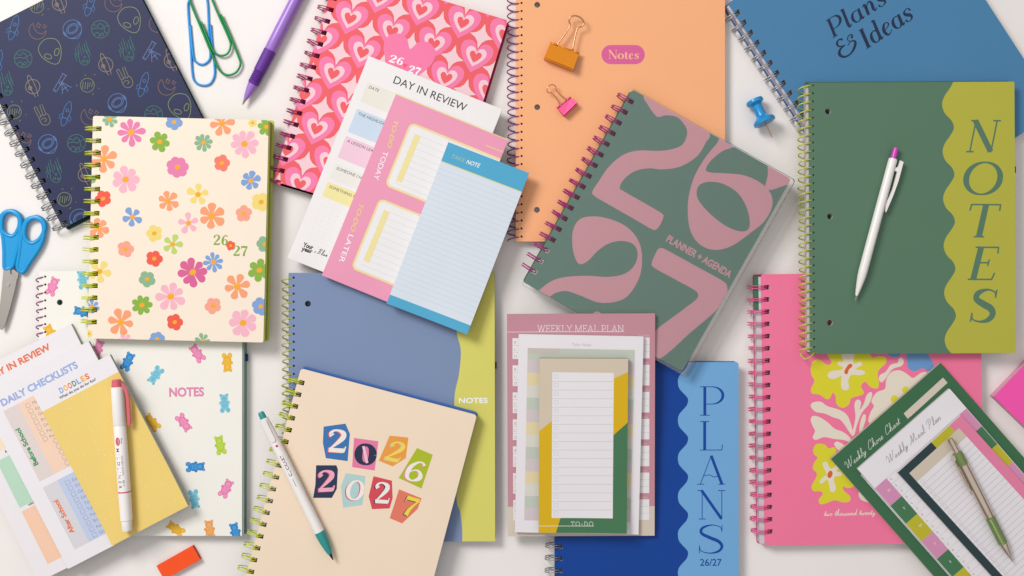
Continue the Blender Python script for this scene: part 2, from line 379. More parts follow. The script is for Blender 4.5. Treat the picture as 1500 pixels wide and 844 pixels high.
# ------------------------------------------------------------------ bindings
def twin_loops(T, n, first, pitch, hole_in, out, color, metalness=.15, r=.00055, gap=.0011, hole=(.0054, .0046), top=.0025):
    """pairs of wire hairpins through slots along the left edge; returns (slots, build)"""
    u = T.u; xh = -T.w / 2 + hole_in * u; y0 = T.h / 2 - first * u
    slots = [rrect(xh - hole[0] * .75, y0 - i * pitch * u - hole[1] / 2, xh + hole[0] * .25, y0 - i * pitch * u + hole[1] / 2, 0) for i in range(n)]
    def make():
        mb = MB(); m = wire(color, metalness)
        rng = random.Random(int(n * 100 + first * 10)); rx = (hole_in + out) * u / 2; cx = xh - rx; rz = (T.t + top) / 2 - r; cz = rz + r
        for i in range(n):
            y = y0 - i * pitch * u + rng.uniform(-1, 1) * .00022; p = []; jx = rng.uniform(-.0005, .0005); js = rng.uniform(-.0006, .0006); jg = rng.uniform(.85, 1.2)
            for sgn in (1, -1):
                q = []
                for j in range(23):
                    a = math.radians(-8 + 318 * j / 22)
                    g = gap * min(1, .35 + j / 6)
                    b_ = max(0, -math.cos(a)); q.append((cx + rx * math.cos(a) + jx * b_, y + sgn * g * jg + js * b_, cz + rz * math.sin(a)))
                p = p + (q[::-1] if sgn == 1 else q)
            mb.tube(p, r, m, 7)
            if i < n - 1:
                e = p[-1]; mb.tube([e, (e[0], e[1] - (pitch * u - 2 * abs(e[1] - y)), e[2])], r, m, 6)
        return mb.build('wire_binding', T.root)
    return slots, make
def single_coil(T, n, first, pitch, hole_in, out, color, r=.00068, top=.0014, tail=False):
    u = T.u; xh = -T.w / 2 + hole_in * u; y0 = T.h / 2 - first * u
    holes = [ell(xh, y0 - i * pitch * u, .0012, n=10) for i in range(n)]
    def make():
        mb = MB(); m = wire(color); p = []
        rng = random.Random(int(n * 100 + first * 10)); rx = (hole_in + out) * u / 2; cx = xh - rx; rz = (T.t + top) / 2 - r; cz = rz + r
        jt = [(rng.uniform(-.0006, .0006), rng.uniform(-.0005, .0005)) for _ in range(n + 1)]
        for i in range(n * 28 - 13):
            a = 2 * math.pi * i / 28; b_ = max(0, -math.cos(a)); jx, js = jt[i // 28]
            p.append((cx + rx * math.cos(a) + jx * b_, y0 - (i / 28 - .1 * math.sin(a)) * pitch * u + js * b_, cz + rz * math.sin(a)))
        if tail:
            e = p[-1]; p += [(e[0] + .0005, e[1] - .004, e[2] + .001), (e[0] + .004, e[1] - .0085, T.t + .0004), (e[0] + .009, e[1] - .006, T.t + .0016), (xh, y0 - n * pitch * u + .003, T.t + .001)]
        mb.tube(p, r, m, 7)
        return mb.build('spiral_wire', T.root)
    return holes, make

class Book(Thing):
    def __init__(s, name, label, category, corners, z0, t, cover, back, page='#efe9e4', rad=.0025, rough=.5, bind=None, punch=(), back_ext=(0, 0, 0, 0), page_ext=(-.0015, -.002, -.002, -.002), group=None, grad=(0, 0), ct=.0008, grain=.5, pside=None):
        super().__init__(name, label, category, corners, z0, t, group, grad)
        s.ct = ct; s.make = None; holes = []
        if bind: holes, s.make = bind(s)
        punch = [ell(*s.L(*p), .0030, n=18) for p in punch]
        s.holes = holes + punch; s.cm = M(cover, rough, grain)
        o = s.rect(rad=rad)
        s.c = MB(clip=o, holes=s.holes, top=t); s.c.slab(o, t - ct, t, s.cm, holes=s.holes)
        b = MB(); be = back_ext; b.slab(s.rect(*be, rad=rad), 0, ct, M(back, rough, .4), holes=s.holes); b.build('back_cover', s.root)
        p = MB(); pe = page_ext; pm = pages(page); p.slab(s.rect(*pe, rad=.001), ct + 1e-4, t - ct - 1e-4, pm, pages(pside) if pside else pm, holes=s.holes); p.build('page_block', s.root)
    def done(s):
        o = s.c.build('front_cover', s.root)
        if s.make: s.make()
        return s
class Pad(Thing):
    def __init__(s, name, label, corners, z0, t, sheet, group=None, grad=(0, 0), block='#f1eeee', board='#b9b3ac', category='notepad', curl=()):
        super().__init__(name, label, category, corners, z0, t, group, grad)
        o = s.rect(); e = .0002
        b = MB(); b.slab(s.rect(-e, -e, -e, -e), .0007, t - .00025, pages(block)); b.build('sheet_block', s.root)
        k = MB(); k.slab(o, 0, .0006, M(board, .8)); k.build('backing_board', s.root)
        s.c = MB(clip=o, top=t)
        if curl:      # corners lifted a little: (x sign, y sign, lift, reach)
            cs_ = [(a * s.w / 2, b * s.h / 2, l, r) for a, b, l, r in curl]
            s.c.cell = .006; s.c.bend = lambda x, y: sum(l * max(0, 1 - math.hypot(x - a, y - b) / r) ** 2 for a, b, l, r in cs_)
            s.c.pr(o, M(sheet, .72), 0, True); s.c.top -= 4e-5; s.c.pr(o, M(block, .72), -1.5, True); s.c.top += 4e-5
        else: s.c.slab(o, t - .0002, t, M(sheet, .72))
    def fr(s, x, y): return (-s.w / 2 + x * s.u, s.h / 2 - y * s.u)      # pixels from the sheet's own top left corner
    def box(s, x0, y0, x1, y1, m, layer=1., r=0.):
        a, b = s.fr(x0, y1), s.fr(x1, y0); s.c.pr(rrect(a[0], a[1], b[0], b[1], r * s.u), m, layer, True)
    def done(s): s.c.build('top_sheet', s.root); return s
def ink(h, rough=.6): return M(h, rough, .4)

# ------------------------------------------------------------------ the table
tb = MB(); tb.face([(-3, -3, 0), (3, -3, 0), (3, 3, 0), (-3, 3, 0)], M('#f0ebe8', .55, .6, gain=.96)); tbo = tb.build('table_surface'); tbo['kind'] = 'structure'

# ------------------------------------------------------------------ books lying on the table
SPIRAL = 'spiral bound notebooks and planners'; PADS = 'tear off notepads'; PENS = 'pens and markers'
def tw(n, first, pitch, hi, out, c, mt=.15, **k): return lambda T: twin_loops(T, n, first, pitch, hi, out, c, mt, **k)
def sc(n, first, pitch, hi, out, c, **k): return lambda T: single_coil(T, n, first, pitch, hi, out, c, **k)

# navy notebook with line-drawn space icons
B = Book('space_notebook', 'navy notebook printed with outlined aliens, planets and rockets, bound with silver wire', 'notebook', [(-48, 57), (179, -59), (319, 219), (92, 335)], 0, .010,
         '#2b3055', '#1d4a48', '#c9cbc9', bind=tw(18, 10, 17.4, 7, 16, '#9da1a1', .7), group=SPIRAL, back_ext=(0, .002, 0, 0))
def icon(kind):
    """list of (points, closed) in a unit box, y up"""
    o = []
    if kind == 'alien':
        o = [(cat([(0, .62), (.42, .42), (.48, .02), (.26, -.42), (0, -.6), (-.26, -.42), (-.48, .02), (-.42, .42)]), 1), (ell(.22, -.12, .17, .1, .8), 1), (ell(-.22, -.12, .17, .1, -.8), 1)]
    elif kind == 'globe':
        o = [(ell(0, 0, .46), 1), (cat([(-.3, .34), (-.1, .2), (.05, .3), (.2, .12), (.05, 0), (-.12, .1), (-.42, .12)], False), 0), (cat([(.44, .1), (.25, .05), (.18, -.15), (.3, -.3)], False), 0), (cat([(-.4, -.2), (-.2, -.12), (-.12, -.28), (-.2, -.4)], False), 0), (ell(.02, -.28, .1, .06), 1)]
    elif kind == 'helmet':
        o = [(cat([(0, .5), (.38, .34), (.48, -.02), (.36, -.34), (0, -.44), (-.36, -.34), (-.48, -.02), (-.38, .34)]), 1), (ell(.02, .02, .34, .24), 1), (ell(.02, .02, .26, .17), 1), (cat([(-.34, -.38), (0, -.56), (.34, -.38)], False), 0), (rrect(.44, -.1, .52, .14, .03), 1), (rrect(-.52, -.1, -.44, .14, .03), 1)]
    elif kind == 'rocket':
        o = [(cat([(0, .7), (.17, .4), (.18, .05), (.12, -.2), (-.12, -.2), (-.18, .05), (-.17, .4)]), 1), (ell(0, .2, .08), 1), ([(.16, .0), (.32, -.16), (.3, -.36), (.12, -.2)], 0), ([(-.16, .0), (-.32, -.16), (-.3, -.36), (-.12, -.2)], 0), (cat([(-.12, -.24), (-.16, -.45), (0, -.68), (.16, -.45), (.12, -.24)], False), 0)]
    elif kind == 'moon':
        o = [(ell(0, 0, .46, n=20, a0=1.9, a1=6.1, end=True) + cat([(.45, -.1), (.2, -.22), (-.08, -.02), (-.16, .43)], False), 0)]
        for cx, cy, q in ((.12, .26, .15), (.42, .12, .13)): o.append(([(cx, cy + q), (cx + q * .35, cy + q * .35), (cx + q, cy), (cx + q * .35, cy - q * .35), (cx, cy - q), (cx - q * .35, cy - q * .35), (cx - q, cy), (cx - q * .35, cy + q * .35)], 1))
    elif kind == 'saturn':
        o = [(ell(0, 0, .36), 1), (ell(-.15, .02, .09), 1), (ell(-.14, .02, .03), 1), (ell(0, 0, .13, .62, -.25, 30, -1.1, 4.2, True), 0)]
    elif kind == 'stripe':
        o = [(ell(0, 0, .36), 1)] + [([(-.3 + .12 * i, -.1 - .05 * (i % 3)), (-.16 + .12 * i, .22 - .04 * i)], 0) for i in range(5)] + [([(.5, .4), (.56, .44)], 0), ([(-.5, .1), (-.56, .2)], 0), ([(.1, -.55), (.2, -.5)], 0), ([(.0, .55), (.1, .52)], 0), ([(.5, -.3), (.55, -.34)], 0)]
    elif kind == 'comet':
        o = [(cat([(-.2, .2), (-.24, -.3), (0, -.5), (.24, -.3), (.2, .2)], False), 0), (ell(-.08, -.28, .06), 1), (ell(.1, -.34, .05), 1), (ell(.05, -.1, .05), 1)] + [([(-.3 + .12 * i, .0 + .1 * (i % 2)), (-.3 + .12 * i, .42 + .12 * (i % 3))], 0) for i in range(6)] + [([(.34, -.1), (.34, .3)], 0), ([(-.38, -.2), (-.38, .2)], 0)]
    elif kind == 'telescope':
        o = [([(-.5, -.16), (.3, .36), (.4, .2), (-.4, -.32)], 1), ([(.3, .42), (.46, .16)], 0), ([(-.56, -.16), (-.44, -.36)], 0), (ell(.0, -.02, .08), 1), ([(.02, -.1), (-.2, -.6)], 0), ([(.06, -.1), (.14, -.62)], 0), ([(.08, -.06), (.4, -.5)], 0), ([(-.12, -.4), (.22, -.35)], 0)]
    elif kind == 'peace':
        o = [(cat([(-.24, -.2), (-.2, -.44), (.02, -.56), (.24, -.44), (.28, -.12), (.2, -.02), (.1, -.06), (.02, .0), (-.1, -.02), (-.22, -.06)]), 1), (rrect(-.22, -.04, -.08, .56, .07), 0), ([(.04, .0), (.12, .54), (.24, .52), (.2, .0)], 0), (cat([(-.2, -.2), (.0, -.16), (.1, -.3), (-.05, -.36)], False), 0)]
    return o
IC = {'alien': ('#8a9f6a', 36, 0), 'globe': ('#46806f', 31, -12), 'helmet': ('#5c83bd', 30, 8), 'rocket': ('#4b7fbc', 30, -44), 'moon': ('#8d6a5c', 30, -14), 'saturn': ('#9d8c72', 32, 10),
      'stripe': ('#858f5e', 31, -10), 'comet': ('#3f7d72', 33, -12), 'telescope': ('#6c86b8', 30, 0), 'peace': ('#8e8a62', 31, 0)}
for kd, pts in {'stripe': [(54, 9), (128, 125), (21, 164), (94.5, 292)], 'saturn': [(87, 5), (155, 95), (251, 89), (48, 127), (125, 256), (8, 232)], 'rocket': [(132, 6), (20, 41), (210, 124), (97, 167), (-4, 92)],
                'moon': [(166, 5), (55, 45), (231, 35), (244, 127), (131, 171), (33, 205)], 'helmet': [(106, 43), (172, 151), (70, 211), (116, 320)], 'globe': [(147, 43), (34, 86), (225, 168), (112, 210)],
                'alien': [(191, 30), (75, 76), (265, 157)], 'comet': [(122, 81), (187, 75), (9, 125), (80, 253)], 'telescope': [(220, 74), (89, 121)], 'peace': [(183, 114), (62, 169)]}.items():
    hx, sz, rt = IC[kd]; m = ink(hx); ca, sa = math.cos(math.radians(rt)), math.sin(math.radians(rt))
    for q, (px, py) in enumerate(pts):
        cx, cy = B.L(px, py); k = sz * .91 * B.u
        for i, (pl, cl) in enumerate(icon(kd)):
            B.c.line([(cx + (x * ca - y * sa) * k, cy + (x * sa + y * ca) * k) for x, y in pl], .00052, m, 1 + .3 * i, cl)
B.done()

# gummy bear notebook
B = Book('gummy_bear_notebook', 'white notebook printed with colourful gummy bears and pink lettering, partly under the flower planner', 'notebook', [(57, 398), (355, 397), (354.5, 786), (57, 784)], 0, .0110,
         '#f9f6ee', '#7fa79c', '#9db5ad', rad=.001, bind=sc(33, 8, 11.6, 9, 6, '#a04a92'), punch=[(87.5, 443)], group=SPIRAL, back_ext=(0, 0, .0022, 0), page_ext=(-.0015, -.001, .0016, -.001))
def bear(T, px, py, rot, c, d):
    m, m2, mb = ink(c, .45), ink(d, .45), T.c; cx, cy = T.L(px, py); k = 14.3 * T.u; a = math.radians(rot); ca, sa = math.cos(a), math.sin(a)
    f = lambda p: [(cx + (x * .88 * ca - y * sa) * k, cy + (x * .88 * sa + y * ca) * k) for x, y in p]
    for i, e in enumerate([(0, -.12, .5, .62), (0, .52, .46, .4), (-.36, .84, .17, .17), (.36, .84, .17, .17), (-.46, .08, .2, .16, .5), (.46, .08, .2, .16, -.5), (-.34, -.7, .27, .28), (.34, -.7, .27, .28)]):
        mb.pr(f(ell(*e, n=16)), m, 1 + i * .15, True)
    mix = '#' + ''.join('%02x' % ((int(c[j:j + 2], 16) * 2 + int(d[j:j + 2], 16)) // 3) for j in (1, 3, 5)); m3 = ink(mix, .45)
    for i, e in enumerate([(0, -.12, .34, .42), (0, .5, .3, .25), (-.34, -.7, .17, .18), (.34, -.7, .17, .18)]): mb.pr(f(ell(*e, n=14)), m3, 2.2 + i * .02, True)
    for i, e in enumerate([(0, .44, .15, .11), (-.34, -.7, .14, .15), (.34, -.7, .14, .15), (-.36, .84, .07, .07), (.36, .84, .07, .07)]):
        mb.line(f(ell(*e, n=12)), .00055, m2, 2.4 + i * .1, True)
    for i, p in enumerate([cat([(-.5, .14), (-.25, .18), (-.16, .02), (-.3, -.08)], False), cat([(.5, .14), (.25, .18), (.16, .02), (.3, -.08)], False), cat([(-.3, -.36), (0, -.24), (.3, -.36)], False), cat([(-.2, .6), (-.12, .64), (-.06, .6)], False), cat([(.2, .6), (.12, .64), (.06, .6)], False)]):
        mb.line(f(p), .0004, m2, 3 + i * .1)
PK, BL_, LB, YE, LI, OR = ('#ef7fb3', '#f7b3d2'), ('#2a86cf', '#66b2e6'), ('#8ed2e4', '#5fb4d4'), ('#f0b429', '#f7d06a'), ('#b4d42e', '#d3e67c'), ('#f2a04e', '#f8c68c')
for px, py, rt, c in [(77, 420, -22, PK), (121, 410, 10, LB), (122, 457, 80, BL_), (143, 512, -20, PK), (187, 530, -25, BL_), (228, 549.5, 145, LB), (289, 518, 35, PK), (333, 531, 183, YE), (329, 591, 5, LB),
                      (269, 619, 215, PK), (223, 619, 40, YE), (322.5, 652.5, 12, LI), (286, 684, -88, BL_), (331, 716, -28, PK), (284.5, 731, 190, LB), (257.5, 775, 55, YE), (307, 776, 6, OR), (345, 780, 15, BL_), (75, 489, 30, YE)]:
    bear(B, px, py, rt, *c)
text(B.c, B, 'NOTES', (248, 581), (299, 580), 12.6, ink('#e88db6'), .035)
B.done()
tab = MB(); a, b = B.L(350, 530), B.L(361, 519); tab.slab(rrect(a[0], a[1], b[0], b[1], .001), .003, .0046, M('#23407e', .6)); tab.build('elastic_tab', B.root)

# heart planner
B = Book('heart_planner', 'red and pink planner patterned with nested hearts, bound with magenta wire', 'planner', [(495, -46), (744, 30), (649, 341), (400, 265)], 0, .0120,
         '#f4646c', '#b02250', '#d8456e', bind=tw(19, 8, 17.6, 10, 13, '#b8417e', .3), group=SPIRAL, back_ext=(0, 0, .0018, 0))
def heart(k, cx, cy, point=1.):
    p = cat([(0, .34), (.14, .56), (.36, .62), (.56, .46), (.56, .14), (.34, -.24), (.08, -.52 * point), (0, -.6 * point), (-.08, -.52 * point), (-.34, -.24), (-.56, .14), (-.56, .46), (-.36, .62), (-.14, .56)])
    return [(cx + x * k, cy + y * k * .9) for x, y in p]
HP, HL, HR, HS = ink('#fb82b0'), ink('#fbd0db'), ink('#f4646c'), ink('#f9d3da')
c0 = B.L(*Z(1, 0, (550, 112))[0]); u = B.u
big = B.L(*Z(1, 0, (885, 345))[0])
for i in range(-6, 7):
    for j in range(-9, 9):
        x, y = c0[0] + (i + (j % 2) * .5) * 63.9 * u, c0[1] - j * 42.3 * u
        if abs(x) > B.w * .62 or abs(y) > B.h * .62: continue
        sx, sy = x + 31.9 * u, y - 10 * u
        star = [(0, 19), (3.6, 9), (8.6, 3.8), (17.5, 0), (8.6, -3.8), (3.6, -9), (0, -19), (-3.6, -9), (-8.6, -3.8), (-17.5, 0), (-8.6, 3.8), (-3.6, 9)]
        B.c.pr([(sx + p * u, sy + q * u) for p, q in star], HS, 1)
        if math.hypot(x - big[0], y - big[1]) < 22 * u: continue
        B.c.pr(heart(41.5 * u, x, y - .5 * u), HP, 2); B.c.pr(heart(26 * u, x, y), HL, 3); B.c.pr(heart(15 * u, x, y), HR, 4)
B.c.pr(heart(66 * u, big[0], big[1] - 5 * u), HP, 5)
letters(B.c, B, '26', (569.5, 90.5), (588.5, 96), 11, ink('#ffffff'), 1.25, .1, layer=6); letters(B.c, B, '27', (597.5, 106), (614, 111), 11, ink('#ffffff'), 1.25, .1, layer=6)
q = B.L(593, 96.5); B.c.pr(heart(5.5 * u, *q), HR, 6)
B.done()

# orange notebook
B = Book('orange_notebook', 'plain peach orange notebook with magenta spiral and a pink oval title patch', 'notebook', [(755.5, -45), (1062, -45), (1062, 354), (755.5, 354)], 0, .0095,
         '#ffb886', '#f59a60', '#e9e2dd', rad=.0012, bind=sc(33, 14, 11.8, 8.5, 12, '#9c3f86'), punch=[(787, 7), (787, 157), (786.5, 307.5)], group=SPIRAL)
a, b = B.L(881, 94.2), B.L(944.5, 66); B.c.pr(rrect(a[0], a[1], b[0], b[1], abs(b[1] - a[1]) * .499, 9), ink('#e2669f'), 1, True)
letters(B.c, B, 'Notes', (891, 86.3), (935.5, 86.3), 13, ink('#ffc296'), 1.45, layer=2)
B.done()

# blue "Plans & Ideas" notebook
B = Book('blue_notebook', 'large steel blue notebook lettered in dark navy italics, bound with silver wire', 'notebook', [(1066, 5), (1334, -169), (1549, 162), (1281, 336)], 0, .0120,
         '#4e86b2', '#3a6ea6', '#d9d3de', bind=tw(21, 19, 17.6, 7, 15, '#bdbdbf', .6), group=SPIRAL, page_ext=(.0022, -.002, -.002, -.002), back_ext=(.0036, 0, 0, 0))
NV = ink('#26324e')
letters(B.c, B, 'Plans', (1220, 56), (1301, 3.5), 27, NV, 1.35, .16, layer=1, track=.02)
letters(B.c, B, '&', (1234, 86.5), (1260, 70), 28, NV, 1.35, .1, layer=1)
letters(B.c, B, 'Ideas', (1269.5, 72), (1340, 26), 29, NV, 1.35, .16, layer=1, track=.02)
B.done()

# grey-blue and lime notebook
B = Book('wave_notebook', 'grey blue notebook with a wavy lime side panel and small white title, lime spiral', 'notebook', [(422.5, 400), (725, 399), (725, 793), (423.5, 794)], 0, .0120,
         '#8194b8', '#3d4c78', '#59688f', rad=.0012, bind=sc(33, 7, 11.75, 7.5, 11, '#c3c84a'), punch=[(451, 445)], group=SPIRAL, back_ext=(0, 0, 0, 0))
B.c.pr(B.P(cat([(668, 380), (671, 415), (673, 440), (670, 470), (669, 487), (674, 507), (675, 522), (672, 550), (667, 572), (665.5, 590), (667, 620), (668, 680), (669, 733), (674, 750), (677, 775), (677, 800)], False) + [(735, 800), (735, 380)]), ink('#e0da70'), 1)
text(B.c, B, 'NOTES', (672.3, 590.3), (714.3, 590.3), 7.4, ink('#ffffff'), .02)
B.done()
tab = MB(); a, b = B.L(722, 541), B.L(727.4, 531); tab.slab(rrect(a[0], a[1], b[0], b[1], .0005), .004, .0056, M('#23407e', .6)); tab.build('elastic_tab', B.root)

# pink flower planner
B = Book('pink_planner', 'hot pink planner with yellow and cream abstract flowers under the green notebook', 'planner', [(1114, 401.5), (1437, 398), (1440, 794), (1121, 800.5)], 0, .0120,
         '#fc7ea6', '#e04a84', '#e6e0e6', bind=tw(21, 19, 17.9, 10, 19, '#ec5c98', .05), group=SPIRAL, page_ext=(.0052, -.002, -.002, -.0025), back_ext=(.0060, 0, 0, 0))
YF, CF, OF, BF = ink('#e4dc35'), ink('#efe4d3'), ink('#e66a35'), ink('#6f9fd4')
m = B.c
m.pr(B.P(cat(Z(3, 2, (250, 470), (262, 432), (300, 420), (345, 450), (372, 435), (350, 395), (330, 330), (560, 330), (592, 380), (615, 408), (645, 400), (688, 405), (690, 440), (645, 490), (650, 560), (640, 588), (600, 580), (570, 550), (545, 575), (560, 620), (490, 645), (475, 680), (440, 702), (402, 682), (395, 630), (378, 615), (365, 642), (345, 652), (300, 625), (258, 618), (252, 590), (272, 545), (255, 510)))), YF, 1)
m.pr(B.P(cat(Z(3, 2, (430, 380), (440, 330), (490, 330), (505, 390), (500, 440), (540, 432), (550, 452), (515, 475), (560, 485), (568, 500), (540, 512), (490, 510), (470, 540), (475, 585), (455, 600), (430, 585), (428, 540), (430, 515), (390, 532), (355, 525), (352, 500), (380, 485), (425, 480), (440, 465), (410, 450), (412, 432), (440, 430)))), CF, 2)
m.pr(B.P(cat(Z(3, 2, (490, 446), (472, 448), (448, 485), (452, 503), (466, 502), (474, 478), (493, 460)))), OF, 3)
m.pr(B.P(cat(Z(3, 2, (820, 380), (815, 440), (830, 478), (862, 488), (905, 470), (940, 487), (972, 458), (960, 425), (920, 380)))), BF, 1)
m.pr(B.P(cat(Z(3, 2, (700, 370), (712, 398), (750, 405), (775, 392), (770, 360)))), BF, 1)
m.pr(B.P(cat(Z(3, 2, (590, 785), (600, 730), (620, 692), (606, 662), (636, 612), (685, 590), (692, 540), (720, 494), (770, 482), (812, 502), (848, 527), (880, 508), (905, 494), (935, 498), (990, 560), (900, 720), (760, 800), (640, 830)))), CF, 1)
m.pr(B.P(cat(Z(3, 2, (650, 538), (656, 510), (690, 490), (720, 450), (760, 438), (765, 415), (785, 408), (795, 430), (783, 456), (740, 470), (715, 490), (690, 530), (666, 553)))), CF, 1)
for x, y, r in ((806, 598, 20), (742, 652, 22), (790, 660, 20)): m.pr(B.P(ell(*Z(3, 2, (x, y))[0], r / 4, r / 4 * 1.1)), YF, 2, True)
m.pr(B.P(cat(Z(3, 2, (600, 610), (611, 625), (592, 680), (552, 728), (522, 800), (506, 860), (495, 850), (512, 760), (506, 690), (515, 660), (532, 654), (546, 672), (538, 712), (560, 680), (578, 628)))), CF, 1.4)
m.pr(B.P(cat(Z(3, 2, (556, 745), (570, 742), (572, 770), (560, 810), (545, 850), (535, 850), (540, 790)))), CF, 1)
m.pr(B.P(cat(Z(3, 2, (250, 692), (265, 670), (310, 667), (350, 693), (420, 715), (468, 752), (500, 850), (488, 860), (430, 778), (380, 757), (330, 735), (278, 725)))), CF, 1)
m.pr(B.P(cat(Z(3, 3, (250, -70), (262, -94), (300, -88), (348, -58), (390, -20), (440, 0), (482, 35), (478, 56), (440, 46), (385, 40), (330, 30), (280, 46), (262, 30), (275, -5), (262, -35)))), CF, 1)
m.pr(B.P(cat(Z(3, 3, (265, 100), (285, 70), (330, 72), (355, 95), (385, 90), (400, 110), (385, 150), (402, 190), (440, 240), (490, 298), (500, 320), (465, 328), (440, 320), (445, 345), (480, 375), (478, 405), (440, 412), (390, 400), (340, 418), (305, 422), (298, 395), (320, 365), (308, 348), (265, 345), (255, 315), (280, 270), (285, 240), (262, 215), (270, 180), (290, 150), (270, 130)))), YF, 1)
m.pr(B.P(cat(Z(3, 3, (322, 180), (345, 176), (362, 212), (385, 208), (405, 190), (420, 205), (402, 230), (428, 236), (428, 256), (392, 262), (386, 285), (398, 325), (388, 350), (365, 345), (356, 300), (345, 280), (315, 302), (302, 290), (325, 262), (344, 250), (335, 225), (322, 200)))), CF, 2)
m.pr(B.P(ell(*Z(3, 3, (363, 248))[0], 3.6, 5.6, .3)), OF, 3, True)
m.pr(B.P(cat(Z(3, 3, (388, 70), (405, 56), (440, 72), (470, 100), (440, 118), (405, 100)))), CF, 1)
m.pr(B.P(cat(Z(3, 3, (530, 365), (545, 345), (600, 380), (620, 420), (560, 404), (540, 390)))), CF, 1)
script(m, B, 'two thousand twenty', (1207, 756), (1282, 754), 9.6, ink('#f6e9dc'), .085, .2)
B.done()
dv = MB(); a, b = B.L(1105, 455), B.L(1111, 405); dv.slab(rrect(a[0], a[1], b[0], b[1], 0), B.t - .0011, B.t - .0008, M('#3f7a5a', .6)); dv.build('index_divider', B.root)

# blue PLANS planner
B = Book('blue_planner', 'royal blue planner with a scalloped pale blue side panel lettered in tall capitals', 'planner', [(812, 530), (1081, 531), (1083, 878), (813.5, 877)], 0, .0120,
         '#0c449c', '#12357c', '#dfe4ee', rad=.003, bind=tw(19, 21, 17.8, 9, 14, '#a4a5a7', .6), group=SPIRAL)
w = [(990, 505)]
for k in range(8): w += [(993, 502.5 + 56 * k), (994.5, 512 + 56 * k), (1000, 519 + 56 * k), (1006.5, 526 + 56 * k), (1008, 531 + 56 * k), (1006, 538 + 56 * k), (1000.5, 544.5 + 56 * k), (995, 551 + 56 * k)]
B.c.pr(B.P(cat(w[1:], False, 3) + [(1095, 945), (1095, 500)]), ink('#76b0e2'), 1)
DB = ink('#0f48a4')
for ch, x0, x1, y0, y1 in (('P', 1025, 1059, 566, 609), ('L', 1025, 1058.5, 617, 660), ('A', 1021, 1062.5, 667.5, 710), ('N', 1022, 1062.5, 718, 761), ('S', 1024.5, 1057.5, 768.5, 811)):
    letters(B.c, B, ch, (x0, y1), (x1, y1), y1 - y0, DB, .82)
text(B.c, B, '26/27', (1025.5, 828.8), (1057, 828.8), 10, DB, .01)
B.done()

# ------------------------------------------------------------------ books lying on other books
def flower(T, px, py, r, n, c, kind='petal', rot=None, cen=True, big=.5):
    cx, cy = T.L(px, py); R = r * .95 * T.u; m = ink(c); big *= random.uniform(.84, 1.06); rot = random.random() * 6 if rot is None else rot
    if kind == 'petal':
        for i in range(n):
            a = rot + 2 * math.pi * i / n + random.uniform(-.06, .06); q = R * random.uniform(.9, 1.06); wd_ = min(1.5 * math.pi / n, .8) * q * big * 2 * .56
            p = cat([(q * .1, -wd_ * .12), (q * .5, -wd_ * .55), (q * .82, -wd_ * .78), (q * 1.02, -wd_ * .3), (q * 1.0, wd_ * .35), (q * .8, wd_ * .78), (q * .5, wd_ * .55), (q * .1, wd_ * .12)], True, 4)
            T.c.pr([(cx + x * math.cos(a) - y * math.sin(a), cy + x * math.sin(a) + y * math.cos(a)) for x, y in p], m, 1 + i * .08 + (px * 7 % 5) * .13)
    else:
        dep = (.27 if n < 6 else .2) if kind == 'blob' else .46
        p = []
        for i in range(96):
            a = 2 * math.pi * i / 96; q = R * (1 - dep * (1 - abs(math.cos(n * a / 2)) ** .55) + .035 * math.sin(2 * a + px))
            p.append((cx + q * math.cos(a + rot), cy + q * math.sin(a + rot)))
        T.c.pr(p, m, 1)
    if cen: T.c.pr(ell(cx, cy, R * .2 + .0006, R * .17 + .0006, .4, 14), ink('#fbb02e'), 3, True)
B = Book('flower_planner', 'cream planner scattered with retro flowers and green year numbers, bound with lime wire', 'planner', [(136.5, 171.5), (394, 174.5), (385.5, 503), (128, 494.5)], .0112, .0110,
         '#fdeedb', '#c8cf5f', '#b5bf58', rad=.0022, bind=tw(17, 18.5, 17.7, 11, 12, '#d3db30', .05), group=SPIRAL, back_ext=(0, -.001, .0034, .0012), page_ext=(-.0015, -.002, .0012, -.001))
LP, MG, MP, SB, PO, SG, GR, CO, RD, PY, PE, LG = '#fbbccd', '#e0689c', '#ee85b5', '#86a8dc', '#fca77a', '#8fbb93', '#8fb84a', '#fb8470', '#f7614e', '#f7df80', '#fdab93', '#c3db78'
for f in [(192, 194, 21, 8, MP), (161, 175, 12, 7, SG), (325, 181, 19, 6, PO), (298, 209, 14, 8, SG), (358, 211, 21, 8, LP), (152, 233, 20, 6, PO), (184, 263, 21, 7, LP), (367.5, 265, 15, 6, SB), (290, 285, 17, 5, PY), (246, 295, 16, 6, PO),
          (194, 318, 15, 5, SB), (310, 317, 20, 6, PO), (276, 327, 16, 5, LP), (253, 358, 15, 5, LG), (144, 334, 16, 6, PO), (282.5, 399, 22, 8, MG), (312.5, 384, 15, 8, SB), (146, 398, 17, 5, PY), (347.5, 420, 20, 6, PO), (250, 434.5, 22, 7, LP),
          (177, 472, 20, 6, PO), (356, 473, 22, 7, LP), (135, 449, 11, 6, SB), (297, 500, 12, 7, SG), (184, 501, 13, 7, LP)]:
    flower(B, *f[:4], f[4])
